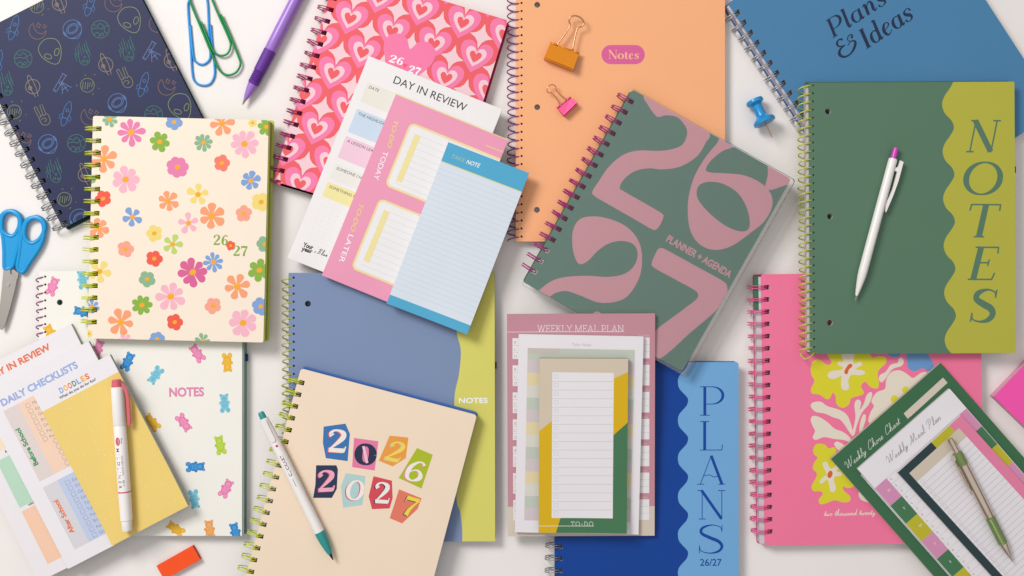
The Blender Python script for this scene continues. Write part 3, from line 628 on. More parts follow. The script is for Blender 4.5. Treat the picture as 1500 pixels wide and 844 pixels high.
for f in [(255, 179, 13, 5, SB, 'blob'), (260, 245, 17, 7, MP, 'blob'), (325, 239, 13, 5, CO, 'blob'), (151, 291, 13, 5, RD, 'blob'), (357, 313, 13, 5, PE, 'blob'), (226, 342, 13, 5, PY, 'blob'), (184, 365, 13, 5, PE, 'blob'), (226, 379, 13, 5, RD, 'blob'),
          (338, 360, 7.5, 5, RD, 'blob'), (215.5, 409, 13, 5, SG, 'blob'), (382.5, 296, 15, 5, PY, 'blob'), (256, 472, 13, 5, RD, 'blob'), (312, 448, 13, 5, PE, 'blob'), (382, 449, 14, 6, SB, 'blob'), (230, 497, 12, 6, SB, 'blob'), (388, 358, 13, 6, SG, 'blob'),
          (234, 208, 16, 6, GR, 'star'), (390, 186, 14, 6, GR, 'star'), (380, 396, 18, 6, GR, 'star'), (208, 447, 16, 7, GR, 'star'), (130, 489, 6, 6, PY, 'blob'), (370, 180, 7, 5, PY, 'blob'), (133, 263, 8, 5, SG, 'blob')]:
    flower(B, f[0], f[1], f[2], f[3], f[4], f[5])
GN = ink('#8fae48')
letters(B.c, B, '26', (313, 359), (332.5, 359.5), 15, GN, .95, layer=3); letters(B.c, B, '27', (342, 375), (362, 375.5), 15, GN, .95, layer=3)
B.done()

B = Book('green_notebook', 'deep green notebook with a scalloped olive yellow panel lettered downwards, lime spiral', 'notebook', [(1184, 120), (1485, 121), (1489, 517), (1187, 519)], .0122, .0100,
         '#5d8069', '#3f6b52', '#e0d8d2', rad=.0012, bind=sc(33, 3.5, 12, 6.5, 14, '#ccd13a', tail=True), punch=[(1213, 163), (1216, 317), (1216, 473)], group=SPIRAL, back_ext=(.0012, -.001, -.001, .0022), page_ext=(.0028, -.002, -.001, -.002))
w = []
for k in range(7):
    o = 69 * k; sx = .75 * k; w += [(1396.5 + sx, 119 + o), (1391 + sx, 130 + o), (1383.5 + sx, 141 + o), (1380 + sx, 153 + o), (1384 + sx, 166 + o), (1394 + sx, 177 + o)]
B.c.pr(B.P(cat([(1396, 108)] + w, False, 4) + [(1510, 600), (1510, 100)]), ink('#bebb48'), 1)
GNn = ink('#5d8069')
for ch, x0, x1, y0, y1, sh in (('N', 1415, 1466, 176, 223, .18), ('O', 1415, 1465, 237, 285.5, .1), ('T', 1420.5, 1465.5, 299, 347.5, .18), ('E', 1417.5, 1462.5, 361.5, 410, .2), ('S', 1421.5, 1460, 423.5, 472, .14)):
    letters(B.c, B, ch, (x0, y1), (x1, y1 + .3), y1 - y0, GNn, 1.5, sh)
B.done()
tab = MB(); a, b = B.L(1482, 252.5), B.L(1491.6, 243); tab.slab(rrect(a[0], a[1], b[0], b[1], .0005), .003, .0046, M('#27604a', .6)); tab.build('elastic_tab', B.root)

B = Book('date_planner', 'sage green planner with giant mauve numerals under a clear jacket, bound with magenta wire', 'planner', [(927, 131), (1158, 262), (1000, 545), (766.5, 413)], .0122, .0125,
         '#6c897e', '#2f6a4a', '#d8cfc6', rad=.003, bind=tw(17, 16.5, 17.9, 9, 15, '#b8308a', .2, r=.0006), group=SPIRAL, back_ext=(.0012, 0, -.001, 0))
MV = ink('#d5a1ab'); g = lambda *p: B.P(cat(zz(740, 120, .5213, *p)))
B.c.pr(g((395, 40), (402, 66), (424, 96), (436, 98), (452, 94), (484, 100), (508, 128), (510, 152), (496, 178), (465, 190), (430, 194), (375, 193), (332, 205), (292, 238), (264, 278), (246, 306), (250, 320), (300, 350), (360, 384), (410, 413), (424, 415), (434, 404), (444, 382), (440, 370), (390, 340), (334, 308), (322, 298), (332, 276), (362, 252), (402, 243), (442, 246), (492, 238), (538, 210), (563, 172), (572, 140), (500, 70)), MV, 1)
o6 = g((606, 160), (594, 174), (560, 216), (530, 270), (514, 335), (516, 400), (532, 441), (562, 466), (600, 472), (642, 458), (690, 424), (728, 392), (750, 350), (746, 314), (718, 284), (672, 263), (620, 257), (580, 255), (564, 248), (576, 224), (610, 195), (650, 178))
i6 = g((538, 312), (546, 290), (572, 281), (610, 286), (650, 309), (675, 345), (687, 388), (683, 414), (660, 420), (620, 405), (576, 371), (546, 337))
B.c.pr([o6, i6], MV, 1)
B.c.pr(g((742, 225), (738, 262), (731, 294), (742, 304), (772, 296), (812, 276), (790, 240)), MV, 1.5)
B.c.pr(g((210, 386), (252, 378), (302, 388), (346, 411), (376, 450), (385, 500), (376, 552), (346, 600), (310, 618), (262, 620), (210, 600), (172, 588), (140, 594), (112, 612), (84, 600), (102, 580), (132, 559), (172, 548), (230, 545), (290, 548), (336, 539), (364, 514), (372, 480), (358, 455), (325, 447), (290, 455), (260, 475), (236, 500), (216, 512), (202, 506), (190, 470), (190, 420)), MV, 1)
B.c.pr(g((428, 472), (440, 467), (460, 476), (540, 520), (612, 560), (624, 578), (620, 602), (590, 645), (520, 705), (440, 775), (390, 780), (390, 730), (430, 692), (500, 640), (536, 612), (542, 598), (530, 584), (470, 551), (418, 522), (412, 508), (420, 488)), MV, 1)
B.c.pr(g((246, 652), (258, 645), (270, 652), (275, 670), (245, 670)), MV, 1)
text(B.c, B, 'PLANNER + AGENDA', (975, 353), (1068.5, 407.5), 10.4, MV, .035)
B.done()
jk = MB(); fm = film(); o = B.rect(.0006, .0004, .0008, .0004, .003)
jk.face([(p[0], p[1], B.t + .0009) for p in ccw(o)], fm); rim = film(.17); o2 = B.rect(.0006, .0030, .0046, .0012, .003); o3 = B.rect(.0006, .0034, .0050, .0012, .003)
jk.grid([[(p[0], p[1], B.t + .0009) for p in o], [(p[0], p[1], B.t + .0004) for p in o2], [(p[0], p[1], B.t - .0040) for p in o3]], rim, True, True); jk.build('clear_jacket', B.root)

B = Book('cream_notebook', 'cream notebook with cut out year numbers and lime wire, across the grey blue notebook', 'notebook', [(441, 540), (699, 608), (610, 940), (352, 872)], .0136, .0105,
         '#f9e3cb', '#4e7bc4', '#557fc0', rad=.003, bind=tw(19, 20, 17.9, 8.5, 15, '#d3da3c', .05), group=SPIRAL, back_ext=(0, 0, 0, .0020), page_ext=(-.001, -.002, -.001, .0005))
g = lambda *p: B.P(zz(340, 380, .5495, *p))
def cut(poly, hexc, ch, a, b, cap, c1, c2, sh=0., k=1.):
    B.c.pr(g(*poly), ink(hexc), 1, True)
    a, b = zz(340, 380, .5495, a, b)
    if c2: letters(B.c, B, ch, (a[0] - 1.7, a[1] + .7), (b[0] - 1.7, b[1] + .7), cap, ink(c2), k, sh, layer=2)
    letters(B.c, B, ch, a, b, cap, ink(c1), k, sh, layer=3)
cut([(244, 446), (302, 438), (314, 465), (308, 538), (250, 530), (242, 490)], '#3f78b8', '2', (257, 513), (302, 516), 33, '#f8f1ea', '#e8566e', 0, 1.15)
cut([(325, 476), (390, 485), (380, 563), (320, 554)], '#ee7fac', '0', (334, 545), (372, 549), 30, '#2a3550', None, 0, 1.9)
cut([(420, 470), (470, 475), (463, 530), (428, 552), (391, 537)], '#f3a24a', '2', (407, 534), (447, 543), 30, '#f6de5e', '#d7c7a0', .2, .95)
cut([(493, 503), (535, 521), (505, 611), (444, 583)], '#b2c32a', '6', (463, 588), (502, 597), 31, '#f8f1ea', '#ef8fae', .1)
cut([(224, 549), (278, 549), (282, 560), (279, 612), (266, 636), (216, 636), (222, 600)], '#2c3a58', '2', (232, 620), (274, 618), 31, '#f6b3c6', '#ee6f98', .05, 1.05)
cut([(303, 570), (355, 578), (352, 620), (347, 655), (296, 662), (290, 605)], '#b6d8d8', '0', (308, 642), (346, 644), 30, '#f8f1ea', '#e8566e', .1)
cut([(377, 578), (426, 590), (428, 636), (420, 664), (373, 666), (364, 632)], '#dc4f5c', '2', (381, 650), (418, 652), 31, '#f8f1ea', '#2c3a58', 0, 1.05)
cut([(445, 613), (505, 637), (494, 666), (453, 704), (420, 690), (430, 660)], '#ea7f68', '7', (452, 680), (487, 690), 29, '#f4de48', '#2c3a58', .12)
q = zz(340, 380, .5495, (350, 498), (360, 543)); B.c.line(B.P(q), .0026, ink('#f8c9d8'), 4)
B.done()

# ------------------------------------------------------------------ notepads in the middle
D = Pad('review_notepad', 'white day review notepad with pastel note boxes lying on the heart planner', [(541, 83), (736.5, 160), (617, 455), (420, 378)], .0126, .0045, WHITE, PADS, curl=[(-1, -1, .0026, .042)])
text(D.c, D, 'DAY IN REVIEW', (575.5, 121.5), (681, 163.5), 11.4, ink('#3c3c42'), .002)
for y0, y1, c, t_ in ((36, 67, '#efebe1', 'DATE'), (78, 114.5, '#cfe0f2', 'THE HIGHLIGHT'), (121, 155, '#f7d0e2', 'A LESSON LEARNED'), (164, 188, '#f2efe8', 'SOMEONE I HELPED'), (193, 216, '#f8ecaa', "SOMETHING I'M LOVING")):
    D.box(13, y0, 190, y1, ink(c), 1, 2)
    a = D.fr(17, y0 + 8); k = .0044
    fs, x0, x1 = bfont(t_, 0, .15)
    for q in fs: D.c._emit([(a[0] + p[0] * k, a[1] + p[1] * k) for p in q], D.c.top + 8e-5, ink('#5a5a60'))
for i in range(7):
    for j in range(9):
        a = D.fr(18 + i * 9, 228 + j * 7.5); D.c.pr(ell(a[0], a[1], .0003, n=6), ink('#b9bcc4'), 1, True)
text(D.c, D, 'Your', (443.5, 361), (458, 366), 6.5, ink('#222226'), .035); text(D.c, D, 'year', (441.5, 366.5), (457, 371.5), 6, ink('#222226'), .035)
text(D.c, D, 'x', (460, 370), (462.5, 371), 4, ink('#333336')); script(D.c, D, 'Blue', (464.5, 371), (479, 376.5), 8, ink('#333336'), .08)
D.done()

D = Pad('todo_notepad', 'pink to do notepad with yellow outlined list boxes between the white and blue notepads', [(580.5, 138), (745.5, 204.5), (636, 470), (471, 403.5)], .0172, .004, '#f3a2c0', PADS, curl=[(-1, -1, .0018, .06)])
YL, WP, LN = ink('#f2dc82'), ink('#f4f2f3'), ink('#dcdfe6')
for y0, y1 in ((30, 131), (150, 262)):
    D.box(35, y0, 200, y1, YL, 1, 9); D.box(36.3, y0 + 1.2, 200, y1 - 1.2, ink('#f8e6e2'), 1.6, 8); D.box(37.2, y0 + 2.2, 200, y1 - 2.2, YL, 2.2, 8); D.box(38.2, y0 + 3.2, 200, y1 - 3.2, WP, 2.8, 7)
    n = 9 if y0 == 30 else 10
    for i in range(n): D.box(46, y0 + 14 + i * 9.6, 200, y0 + 14.6 + i * 9.6, LN, 3.4)
    D.box(48, y0 + 14, 57, y0 + (88 if y0 == 30 else 94), ink('#f5e7a8'), 4)
D.box(0, 0, 200, 1.2, ink('#f2dc82'), 1); D.box(150, 19.5, 200, 20.7, YL, 1)
text(D.c, D, 'TO-DO', (577.5, 176), (567, 216), 6.6, YL, .012, .2); text(D.c, D, 'TODAY', (562, 221), (547, 262), 7.5, ink('#ffffff'), 0)
text(D.c, D, 'TO-DO', (527, 298), (513, 338), 6.6, YL, .012, .2); text(D.c, D, 'LATER', (511, 343), (496.5, 383), 7.5, ink('#ffffff'), 0)
D.done()

D = Pad('lined_notepad', 'sky blue lined take note notepad, top of the tilted stack of three', [(657, 208), (775, 254), (684.5, 489.5), (566, 445)], .0213, .0042, '#e0e8f3', PADS, block='#eef0f4', curl=[(1, -1, .0032, .075), (-1, -1, .0012, .05)])
CB = ink('#55afd6')
D.box(0, 0, 140, 27, CB, 1); D.box(0, 29.2, 140, 30.4, ink('#d8dc7a'), 1); D.box(0, 27, 140, 29.2, CB, 1); D.box(0, 30.4, 140, 32, ink('#dfe6f0'), 1)
D.box(0, 239, 140, 262, CB, 1)
for i in range(25): D.box(0, 40 + i * 7.8, 140, 40.5 + i * 7.8, ink('#bddde8'), 1)
text(D.c, D, 'TAKE', (661, 231.5), (680, 238), 6, ink('#b7cf9a'), -.01, .15); text(D.c, D, 'NOTE', (682.5, 239.5), (702.5, 246), 6, ink('#ffffff'), .01, .25)
D.done()

# ------------------------------------------------------------------ notepads at the lower left
PG = '#c9d6cf'
D = Pad('review_notepad', 'white review notepad with orange title and pastel boxes, lowest of the left stack', [(-85, 568.5), (104, 474.5), (245, 759), (56, 853)], .0112, .005, '#f3eef2', PADS, block=PG)
text(D.c, D, 'DAY IN REVIEW', (-17, 558.5), (75, 511), 9.4, ink('#ef7a48'), .035)
g = ink('#bfe0c8'); o = ink('#fbd0b4')
D.box(24, 78, 230, 120, ink('#fbe8c4'), 1); D.box(24, 132, 230, 208, g, 1); D.box(24, 214, 230, 300, o, 1)
text(D.c, D, 'A', (8, 664), (11, 662.5), 4, ink('#444444'), .03); text(D.c, D, 'WINS', (42, 742), (51, 737), 3.4, ink('#444444'), .02)
D.done()
D = Pad('checklist_notepad', 'white daily checklist notepad with blue title, middle of the left stack', [(-32, 582), (129, 501.5), (261, 751.5), (101, 832)], .0162, .0042, '#f3eff4', PADS, block=PG)
text(D.c, D, 'DAILY CHECKLISTS', (4, 595.5), (115, 538), 10, ink('#9fb4e6'), .035)
GB = ink('#e6d9d6'); PB = ink('#fad8c0'); GG = ink('#dedbe0'); BB = ink('#c6d2ef'); TXc = ink('#8d8a90'); WC = ink('#f7f1ee')
D.box(21.5, 34, 45.5, 150, GB, 1); D.box(45.5, 34, 170, 150, PB, 1)
D.box(21.5, 160, 45.5, 262, GG, 1); D.box(45.5, 160, 170, 262, BB, 1)
def sheettext(D, txt, x, y, size, m, rot=0, off=0., layer=2.):
    if not txt: return
    a = D.fr(x, y); k = size * D.u / CAPH; c, s_ = math.cos(rot), math.sin(rot)
    for q in bfont(txt, off)[0]: D.c._emit([(a[0] + (p[0] * c - p[1] * s_) * k, a[1] + (p[0] * s_ + p[1] * c) * k) for p in q], D.c.top + layer * 4e-5, m)
text(D.c, D, 'Before School', (56.5, 680), (28.5, 626.5), 7, ink('#2f9a62'), .035); text(D.c, D, 'After School', (109.5, 779.5), (84.5, 731.5), 7, ink('#f07a3a'), .035)
for i, t_ in enumerate(['Make my bed', 'Eat breakfast', 'Get dressed', 'Brush teeth', 'Do my hair', 'Pack lunch', 'Pack backpack', '', '', '', '', '']):
    y = 40 + i * 9.2
    if t_:
        a = D.fr(54.5, y + 6); D.c.line([(a[0], a[1]), (a[0] + .0042, a[1]), (a[0] + .0042, a[1] + .0042), (a[0], a[1] + .0042)], .00035, TXc, 2, True)
    else:
        a = D.fr(70, y + 3); D.c.line(ell(a[0], a[1], .0024, n=12), .0003, TXc, 2, True)
    sheettext(D, t_, 64.5, y + 5.5, 4.6, TXc, 0, -.01)
for i, t_ in enumerate(['Eat snack', 'Do homework', 'Get outside', 'Eat dinner', 'Tidy up', 'Take a bath', 'Put on pajamas', 'Brush teeth', 'Read', 'Go to bed']):
    y = 167 + i * 9.6; a = D.fr(54.5, y + 6); D.c.line([(a[0], a[1]), (a[0] + .0042, a[1]), (a[0] + .0042, a[1] + .0042), (a[0], a[1] + .0042)], .00035, TXc, 2, True)
    sheettext(D, t_, 64.5, y + 5.5, 4.8, TXc, 0, -.01)
D.done()
D = Pad('doodle_notepad', 'mustard yellow dotted doodle notepad with a multicoloured title, under the white marker', [(48, 578), (160, 520), (277.5, 740.5), (165, 799)], .0204, .0050, '#f3eff4', PADS, block=PG, curl=[(1, -1, .0026, .055), (-1, -1, .0012, .03)])
D.box(0, 28.5, 140, 260, ink('#f3d57c'), 1)
wd5 = ink('#f6ead0')
for i in range(95):
    a = D.fr(random.uniform(3, 124), random.uniform(32, 246)); D.c.pr(ell(a[0], a[1], random.uniform(.0003, .00055), n=8), wd5, 2, True)
cs = ['#8fb0e4', '#f3bb4a', '#ef7a48', '#3fa070', '#8fb0e4', '#f3bb4a', '#ef7a48']
for i, ch in enumerate('DOODLES'):
    x = 89 + i * 6.3; y = 576.5 - i * 3.35; text(D.c, D, ch, (x, y), (x + 5.2, y - 2.7), 8, ink(cs[i]), .035)
text(D.c, D, 'What do you do for fun?', (88, 585), (141, 557), 4, ink('#3a3a40'), .02)
D.done()

# ------------------------------------------------------------------ notepads on the blue planner
gr = (0, .0127 / (315 * S))
MPd = Pad('meal_notepad', 'mauve weekly meal notepad with a beige foot, bottom of the stack on the blue planner', [(743, 460), (959.5, 460), (959, 784), (743.5, 786.5)], .0192, .0045, '#cb929f', PADS, grad=gr, block='#d9a9b4')
D = MPd
D.box(0, 284, 230, 340, ink('#dccfc0'), 1)
letters(D.c, D, 'WEEKLY MEAL PLAN', (787, 486.2), (913.5, 486.2), 9.6, ink('#f6e6ea'), flat=.085); D.box(0, 25.6, 171, 26.4, ink('#f6e6ea'), 1)
days = ['Monday', 'Tuesday', 'Wednesday', 'Thursday', 'Friday', 'Saturday', 'Sunday']
for i in range(7):
    y = 35 + i * 39.8
    D.box(8, y, 208, y + 30.5, ink('#f2eef1'), 1.6)
    for j in (1, 2): D.box(8, y + j * 10.2, 208, y + j * 10.2 + .5, ink('#c9c6cc'), 2.4)
    sheettext(D, days[i], 208 - 3.7 * len(days[i]) * .78, y - 1.4, 4, ink('#ecc9d0'), 0, -.01)
    for j, t_ in enumerate('BLD'): sheettext(D, t_, 10, y + 8 + j * 10.2, 4, ink('#a9a6ac'))
D.done()
zt = lambda py: .0192 + (622 - py) * S * .98 * gr[1]
D = Pad('stripe_notepad', 'white take note notepad with faint striped panel, second in the stack on blue planner', [(760, 489), (942, 493.5), (936, 783), (754, 780)], zt(636) + .0046, .0042, '#f3eef3', PADS, grad=gr)
ST = [ink(c) for c in ('#cbd1c5', '#dcced2', '#eddcb0', '#e4dfd5')]
for i in range(14): D.box(13.5, 20 + i * 18.2, 170, 20 + (i + 1) * 18.2, ST[i % 4], 1)
D.box(13.5, 20, 60, 28.6, ink('#cfc6bd'), 2)
sheettext(D, 'Take Note', 77.5, 16, 4.6, ink('#b4aeb8'), 0, -.015)
D.done()
D = Pad('list_notepad', 'slim to do list notepad framed in beige, yellow and green, topmost on the blue planner', [(791, 524.7), (920, 525.7), (918, 780.5), (788.4, 781)], zt(653) + .0089, .0065, '#dccdb8', PADS, grad=gr, block='#6f8a72', curl=[(1, -1, .0022, .05)])
q = lambda *p: D.P(zz(730, 440, .4786, *p))
YW, GW = ink('#e3b81c'), ink('#4a7d58')
D.c.pr(q((110, 413), (165, 368), (163, 650), (190, 667), (172, 725), (110, 725)), YW, 1)
D.c.pr(q((353, 240), (410, 213), (405, 366), (352, 413)), YW, 1)
D.c.pr(q((352, 413), (405, 366), (405, 725), (172, 725), (190, 667), (350, 660)), GW, 1)
D.c.pr(q((165, 220), (353.5, 222), (350, 667), (163, 666)), ink('#f2eef3'), 2)
for i in range(1, 17): y = 222 + i * 26.2; D.c.pr(q((164, y), (352, y), (352, y + 1.1), (164, y + 1.1)), ink('#c9c9d0'), 3)
for i in range(17):
    y = 228 + i * 26.2; D.c.line(q((172, y), (183, y), (183, y + 11), (172, y + 11)), .0003, ink('#c3c2ca'), 3, True)
letters(D.c, D, 'TO-DO', (836.5, 770.8), (868.5, 770.8), 6.6, ink('#e8efe4'), flat=.1, layer=3, track=.16); D.c.pr(q((120, 690), (292, 690), (292, 691.6), (120, 691.6)), ink('#f2efe0'), 2)
D.done()

# ------------------------------------------------------------------ notepads at the lower right
D = Pad('chore_notepad', 'dark green weekly chore chart notepad under a white notepad, lying on the pink planner', [(1217.5, 672.5), (1378, 531.5), (1582, 764), (1421.5, 905)], .0122, .0050, '#41714f', PADS, block='#d9cdbf')
q = lambda *p: D.P(Z(3, 2, *p))
D.c.pr(q((795, 735), (1025, 525), (1052, 555), (820, 768)), ink('#ddd0c2'), 1, True)
sheettext(D, 'Week of', 124, 32, 3, ink('#5b554d'), 0)
script(D.c, D, 'Weekly Chore Chart', (1242.5, 687), (1321, 618.5), 11.5, ink('#e6e8e2'), .05, .45)
D.box(17, 46, 197, 60, ink('#ddd0c2'), 1); D.box(17, 60, 197, 320, ink('#f0ecf1'), 1)
for i in range(22): D.box(17, 66 + i * 11, 197, 66.5 + i * 11, ink('#c6c4cc'), 2)
D.done()
D = Pad('meal_notepad', 'white weekly meal plan notepad with coloured day squares, on the dark green notepad', [(1256, 687), (1391, 569.5), (1580, 786), (1445, 903.5)], .0172, .0042, '#f1edf2', PADS)
script(D.c, D, 'Weekly Meal Plan', (1303, 679), (1379, 613.5), 11.5, ink('#8e8a96'), .05, .45)
CL = [ink('#dd97bd'), ink('#4a7d58'), ink('#c6be33')]
W_ = D.w / D.u
for i in range(8):
    y = 38 + i * 34.5
    D.box(.6, y, 23, y + 34.5, CL[i % 3], 1); D.box(W_ - 24, y, W_ - .6, y + 34.5, CL[i % 3], 1)
    sheettext(D, 'MTWTFSSN'[i], 12, y + 18, 4, ink('#f4ecf2'), .0)
    for j in range(3): D.box(23, y + j * 11.5, W_ - 24, y + j * 11.5 + .5, ink('#d3d0d8'), 1); sheettext(D, 'BLD'[j], 26, y + j * 11.5 + 7, 3.4, CL[j % 3], 0)
D.done()
D = Pad('list_notepad', 'lined checklist notepad with navy and pink borders, under the gold and green pen', [(1314.5, 692.5), (1407.5, 608.5), (1588, 806), (1495, 890)], .0214, .0042, '#f0ecf1', PADS)
W_ = D.w / D.u
D.box(0, 0, W_, 300, ink('#ee88ac'), 1); D.box(0, 0, W_ * .56, 12, ink('#2f4347'), 1.5); D.box(W_ * .53, 0, W_ * .82, 12, ink('#c6be33'), 2); D.box(0, 0, 12, 300, ink('#2f4347'), 2.5)
D.box(12, 12, W_ - 15, 300, ink('#f0ecf1'), 3); D.box(12, 12, W_ - 15, 29, ink('#d9ccba'), 3.6)
for i in range(32):
    D.box(12, 38 + i * 8.1, W_ - 15, 38.5 + i * 8.1, ink('#bdbac6'), 4)
    a = D.fr(16, 36.5 + i * 8.1); D.c.line([(a[0], a[1]), (a[0] + .003, a[1]), (a[0] + .003, a[1] + .003), (a[0], a[1] + .003)], .00028, ink('#b5b2be'), 4, True)
D.done()

# neon sticky notes at the right edge
T = Thing('sticky_note_pad', 'neon pink sticky note block on the table at the right edge', 'sticky notes', [(1456, 581), (1534, 500), (1615, 578), (1537, 659)], 0, .0110)
b = MB(); b.slab(T.rect(), .0001, T.t - .0003, M('#ffb9d2', .7, .2, 0, 'pages')); b.build('sheet_block', T.root)
b = MB(); b.slab(T.rect(.0001, .0001, .0001, .0001), T.t - .0003, T.t, M('#ff58b0', .6, gain=1.0)); b.build('top_sheet', T.root)
# orange page flags
T = Thing('page_flag_pad', 'bright orange block of page flags on the table below the yellow notepad', 'page flags', [(229, 829), (282, 800), (293.5, 820), (240.5, 849)], 0, .0055)
b = MB(); b.slab(T.rect(), .0001, T.t - .0003, M('#d93c14', .6, .2, 0, 'pages')); b.build('sheet_block', T.root)
b = MB(); b.slab(T.rect(.0001, .0001, .0001, .0001), T.t - .0003, T.t, M('#ff5420', .5, gain=1.0)); b.build('top_sheet', T.root)

# ------------------------------------------------------------------ pens
def pen(name, label, category, a, b, zs, r, group=PENS):
    """frame: x runs from photo point a to photo point b at the height of the pen's axis"""
    z = zs + r * S; A_, B_ = world(*a, z), world(*b, z); x = (B_ - A_).normalized(); y = Vector((0, 0, 1)).cross(x)
    o = bpy.data.objects.new(name, None); col.objects.link(o); o.empty_display_size = .02
    o.matrix_world = Matrix(((x.x, y.x, 0, A_.x), (x.y, y.y, 0, A_.y), (0, 0, 1, zs), (0, 0, 0, 1))); tag(o, label, category, group)
    o['axis'] = r * S; o['len'] = (B_ - A_).length
    return o
def turned(o, name, prof, m, seg=28):
    mb = MB(); l = o['len']; mb.lathe([(x * l, r * S) for x, r in prof], m, seg, 0, o['axis']); return mb.build(name, o)
def clip_plate(o, name, pts, z0, z1, m):
    mb = MB(); l = o['len']; mb.slab([(x * l, y * S) for x, y in pts], o['axis'] + z0 * S, o['axis'] + z1 * S, m); return mb.build(name, o)
def barrel_text(o, name, txt, x0, x1, cap, r, m, off=0., side=0., flip=1, parent=None, dz=.12):
    """lettering wrapped on the barrel, reading along x"""
    fs, a, b = bfont(txt, off); l = o['len']; mb = MB(); R = (r + dz) * S
    for q in fs:
        v = []
        for p in q:
            x = (x0 + (x1 - x0) * (p[0] - a) / (b - a)) * l; t = (p[1] / CAPH - .5) * cap * S * flip / R + side
            v.append((x, R * math.sin(t), o['axis'] + R * math.cos(t)))
        mb.face(v, m)
    return mb.build(name, parent or o)

# purple pen
o = pen('ballpoint_pen', 'purple ballpoint pen with dark ribbed grip lying on the white table', 'pen', (355.3, 153.5), (466, -64), 0, 9)
turned(o, 'barrel', [(.36, 8.2), (.37, 8.9), (.5, 9), (.9, 8.8), (.97, 8.2)], plastic('#a678d4'))
gp = [(.135, 7.2), (.15, 8.3)]
for i in range(6): gp += [(.155 + i * .012, 8.8), (.161 + i * .012, 7.5)]
turned(o, 'grip', gp + [(.225, 8.8), (.3, 9), (.365, 9.1)], M('#6b3a9c', .5, .3))
turned(o, 'cone', [(.035, 2.4), (.06, 4.2), (.1, 6.2), (.136, 7.4)], plastic('#a678d4')); turned(o, 'tip', [(0, .6), (.015, 1.3), (.036, 2.2)], metal('#b9a58a'))
turned(o, 'button', [(.97, 5), (1.0, 5), (1.01, 4)], plastic('#8a55c2'))
clip_plate(o, 'clip', [(.71, 9), (.715, 11.5), (.73, 13), (.95, 12.5), (.95, 8), (.93, 8), (.93, 10.4), (.74, 10.6), (.73, 9)], -2.5, 3, plastic('#8a55c2'))

# white pen on the green notebook
zt_ = .0122 + .0100
o = pen('click_pen', 'white click pen with a magenta button lying on the green notebook', 'pen', (1252.5, 441), (1312.5, 217), zt_, 6.6)
wp = plastic('#fcf7f4', .25)
turned(o, 'barrel', [(.035, 1.8), (.07, 3.4), (.12, 5), (.16, 6.1), (.2, 6.5), (.6, 6.5), (.9, 6.3), (.925, 6.2), (.93, 5.4)], wp)
turned(o, 'tip', [(0, .5), (.02, 1.1), (.036, 1.7)], metal('#c9c2bc')); turned(o, 'button', [(.925, 4), (.985, 4), (1.0, 3.6)], plastic('#d944c4'))
clip_plate(o, 'clip', [(.86, -5), (.855, -10), (.835, -10), (.75, -10), (.7, -8.5), (.66, -6.5), (.64, -6), (.6, -7.6), (.59, -9.4), (.7, -13), (.8, -15), (.925, -15), (.93, -10), (.885, -9), (.875, -5)], -2, 2.6, wp)

# teal pen on the cream notebook
zt_ = .0136 + .0105
o = pen('click_pen', 'white click marker with teal tip and cap lying on the cream notebook', 'pen', (381.5, 603.5), (488, 820.5), zt_ + .0012, 7.6)
tl = plastic('#2a9a98', .4)
turned(o, 'barrel', [(.045, 6.1), (.06, 6.6), (.13, 7.4), (.6, 7.6), (.81, 7.4)], wp); turned(o, 'button', [(0, 3.2), (.012, 4.6), (.046, 4.9)], tl)
turned(o, 'grip', [(.81, 7.3), (.815, 7.4), (.88, 6.4), (.93, 4.6), (.958, 3.2)], tl); turned(o, 'tip', [(.957, 2.4), (.985, 1.3), (1, .5)], M('#26282c', .5))
mb = MB(); l = o['len']; mb.slab(rrect(.05 * l, -3.6 * S, .2 * l, 3.6 * S, 3.4 * S), o['axis'] + 6.6 * S, o['axis'] + 8.6 * S, plastic('#f5efec')); cl = mb.build('clip', o)
mb = MB(); mb.slab(ell(.228 * l, 1.2 * S, 1.7 * S, n=16), o['axis'] + 7.2 * S, o['axis'] + 7.75 * S, M('#d8333a', .4)); mb.build('red_dot', o)
barrel_text(o, 'lettering', 'CLICKART', .43, .29, 4.4, 7.5, M('#4a4448', .6), .015, .1, -1)
mb = MB(); mb.face([(.45 * l, .4 * S, o['axis'] + 7.72 * S), (.5 * l, .4 * S, o['axis'] + 7.72 * S), (.5 * l, 1.1 * S, o['axis'] + 7.66 * S), (.45 * l, 1.1 * S, o['axis'] + 7.66 * S)], M('#8a8488', .6)); mb.build('printed_rule', o)

# highlighter on the yellow notepad
zt_ = .0204 + .0050
o = pen('highlighter', 'white highlighter with a coral clip cap lying on the yellow doodle notepad', 'marker', (170.7, 556), (186.5, 777.5), zt_, 9.2)
wm = plastic('#fdf8f7', .25); cr = plastic('#dc6672', .4); l = o['len']
turned(o, 'cap', [(.05, 8.3), (.06, 8.7), (.3, 9.2), (.305, 8.7)], wm); turned(o, 'cap_end', [(0, 5.5), (.006, 6.6), (.048, 7.6), (.052, 8.3)], cr)
turned(o, 'barrel', [(.305, 8.4), (.31, 8.9), (.74, 9), (.742, 9), (.93, 8.6), (.932, 7.6), (.99, 7.2), (1, 6.4)], wm)
turned(o, 'colour_ring', [(.738, 9.06), (.747, 9.06)], cr)
clip_plate(o, 'clip', [(.02, 5), (.03, 10), (.07, 14.5), (.14, 16.2), (.27, 16.2), (.31, 14.4), (.31, 11.8), (.26, 11.6), (.13, 12), (.085, 10.6), (.06, 7)], -2.2, 2.2, cr)
dk = M('#4a4448', .6)
barrel_text(o, 'lettering', 'M I L D L I N E R', .45, .715, 4.4, 8.95, dk, .012, -.3)
barrel_text(o, 'small_print', 'DOUBLE ENDED', .5, .63, 2.6, 8.95, M('#9a9498', .6), 0, .32)
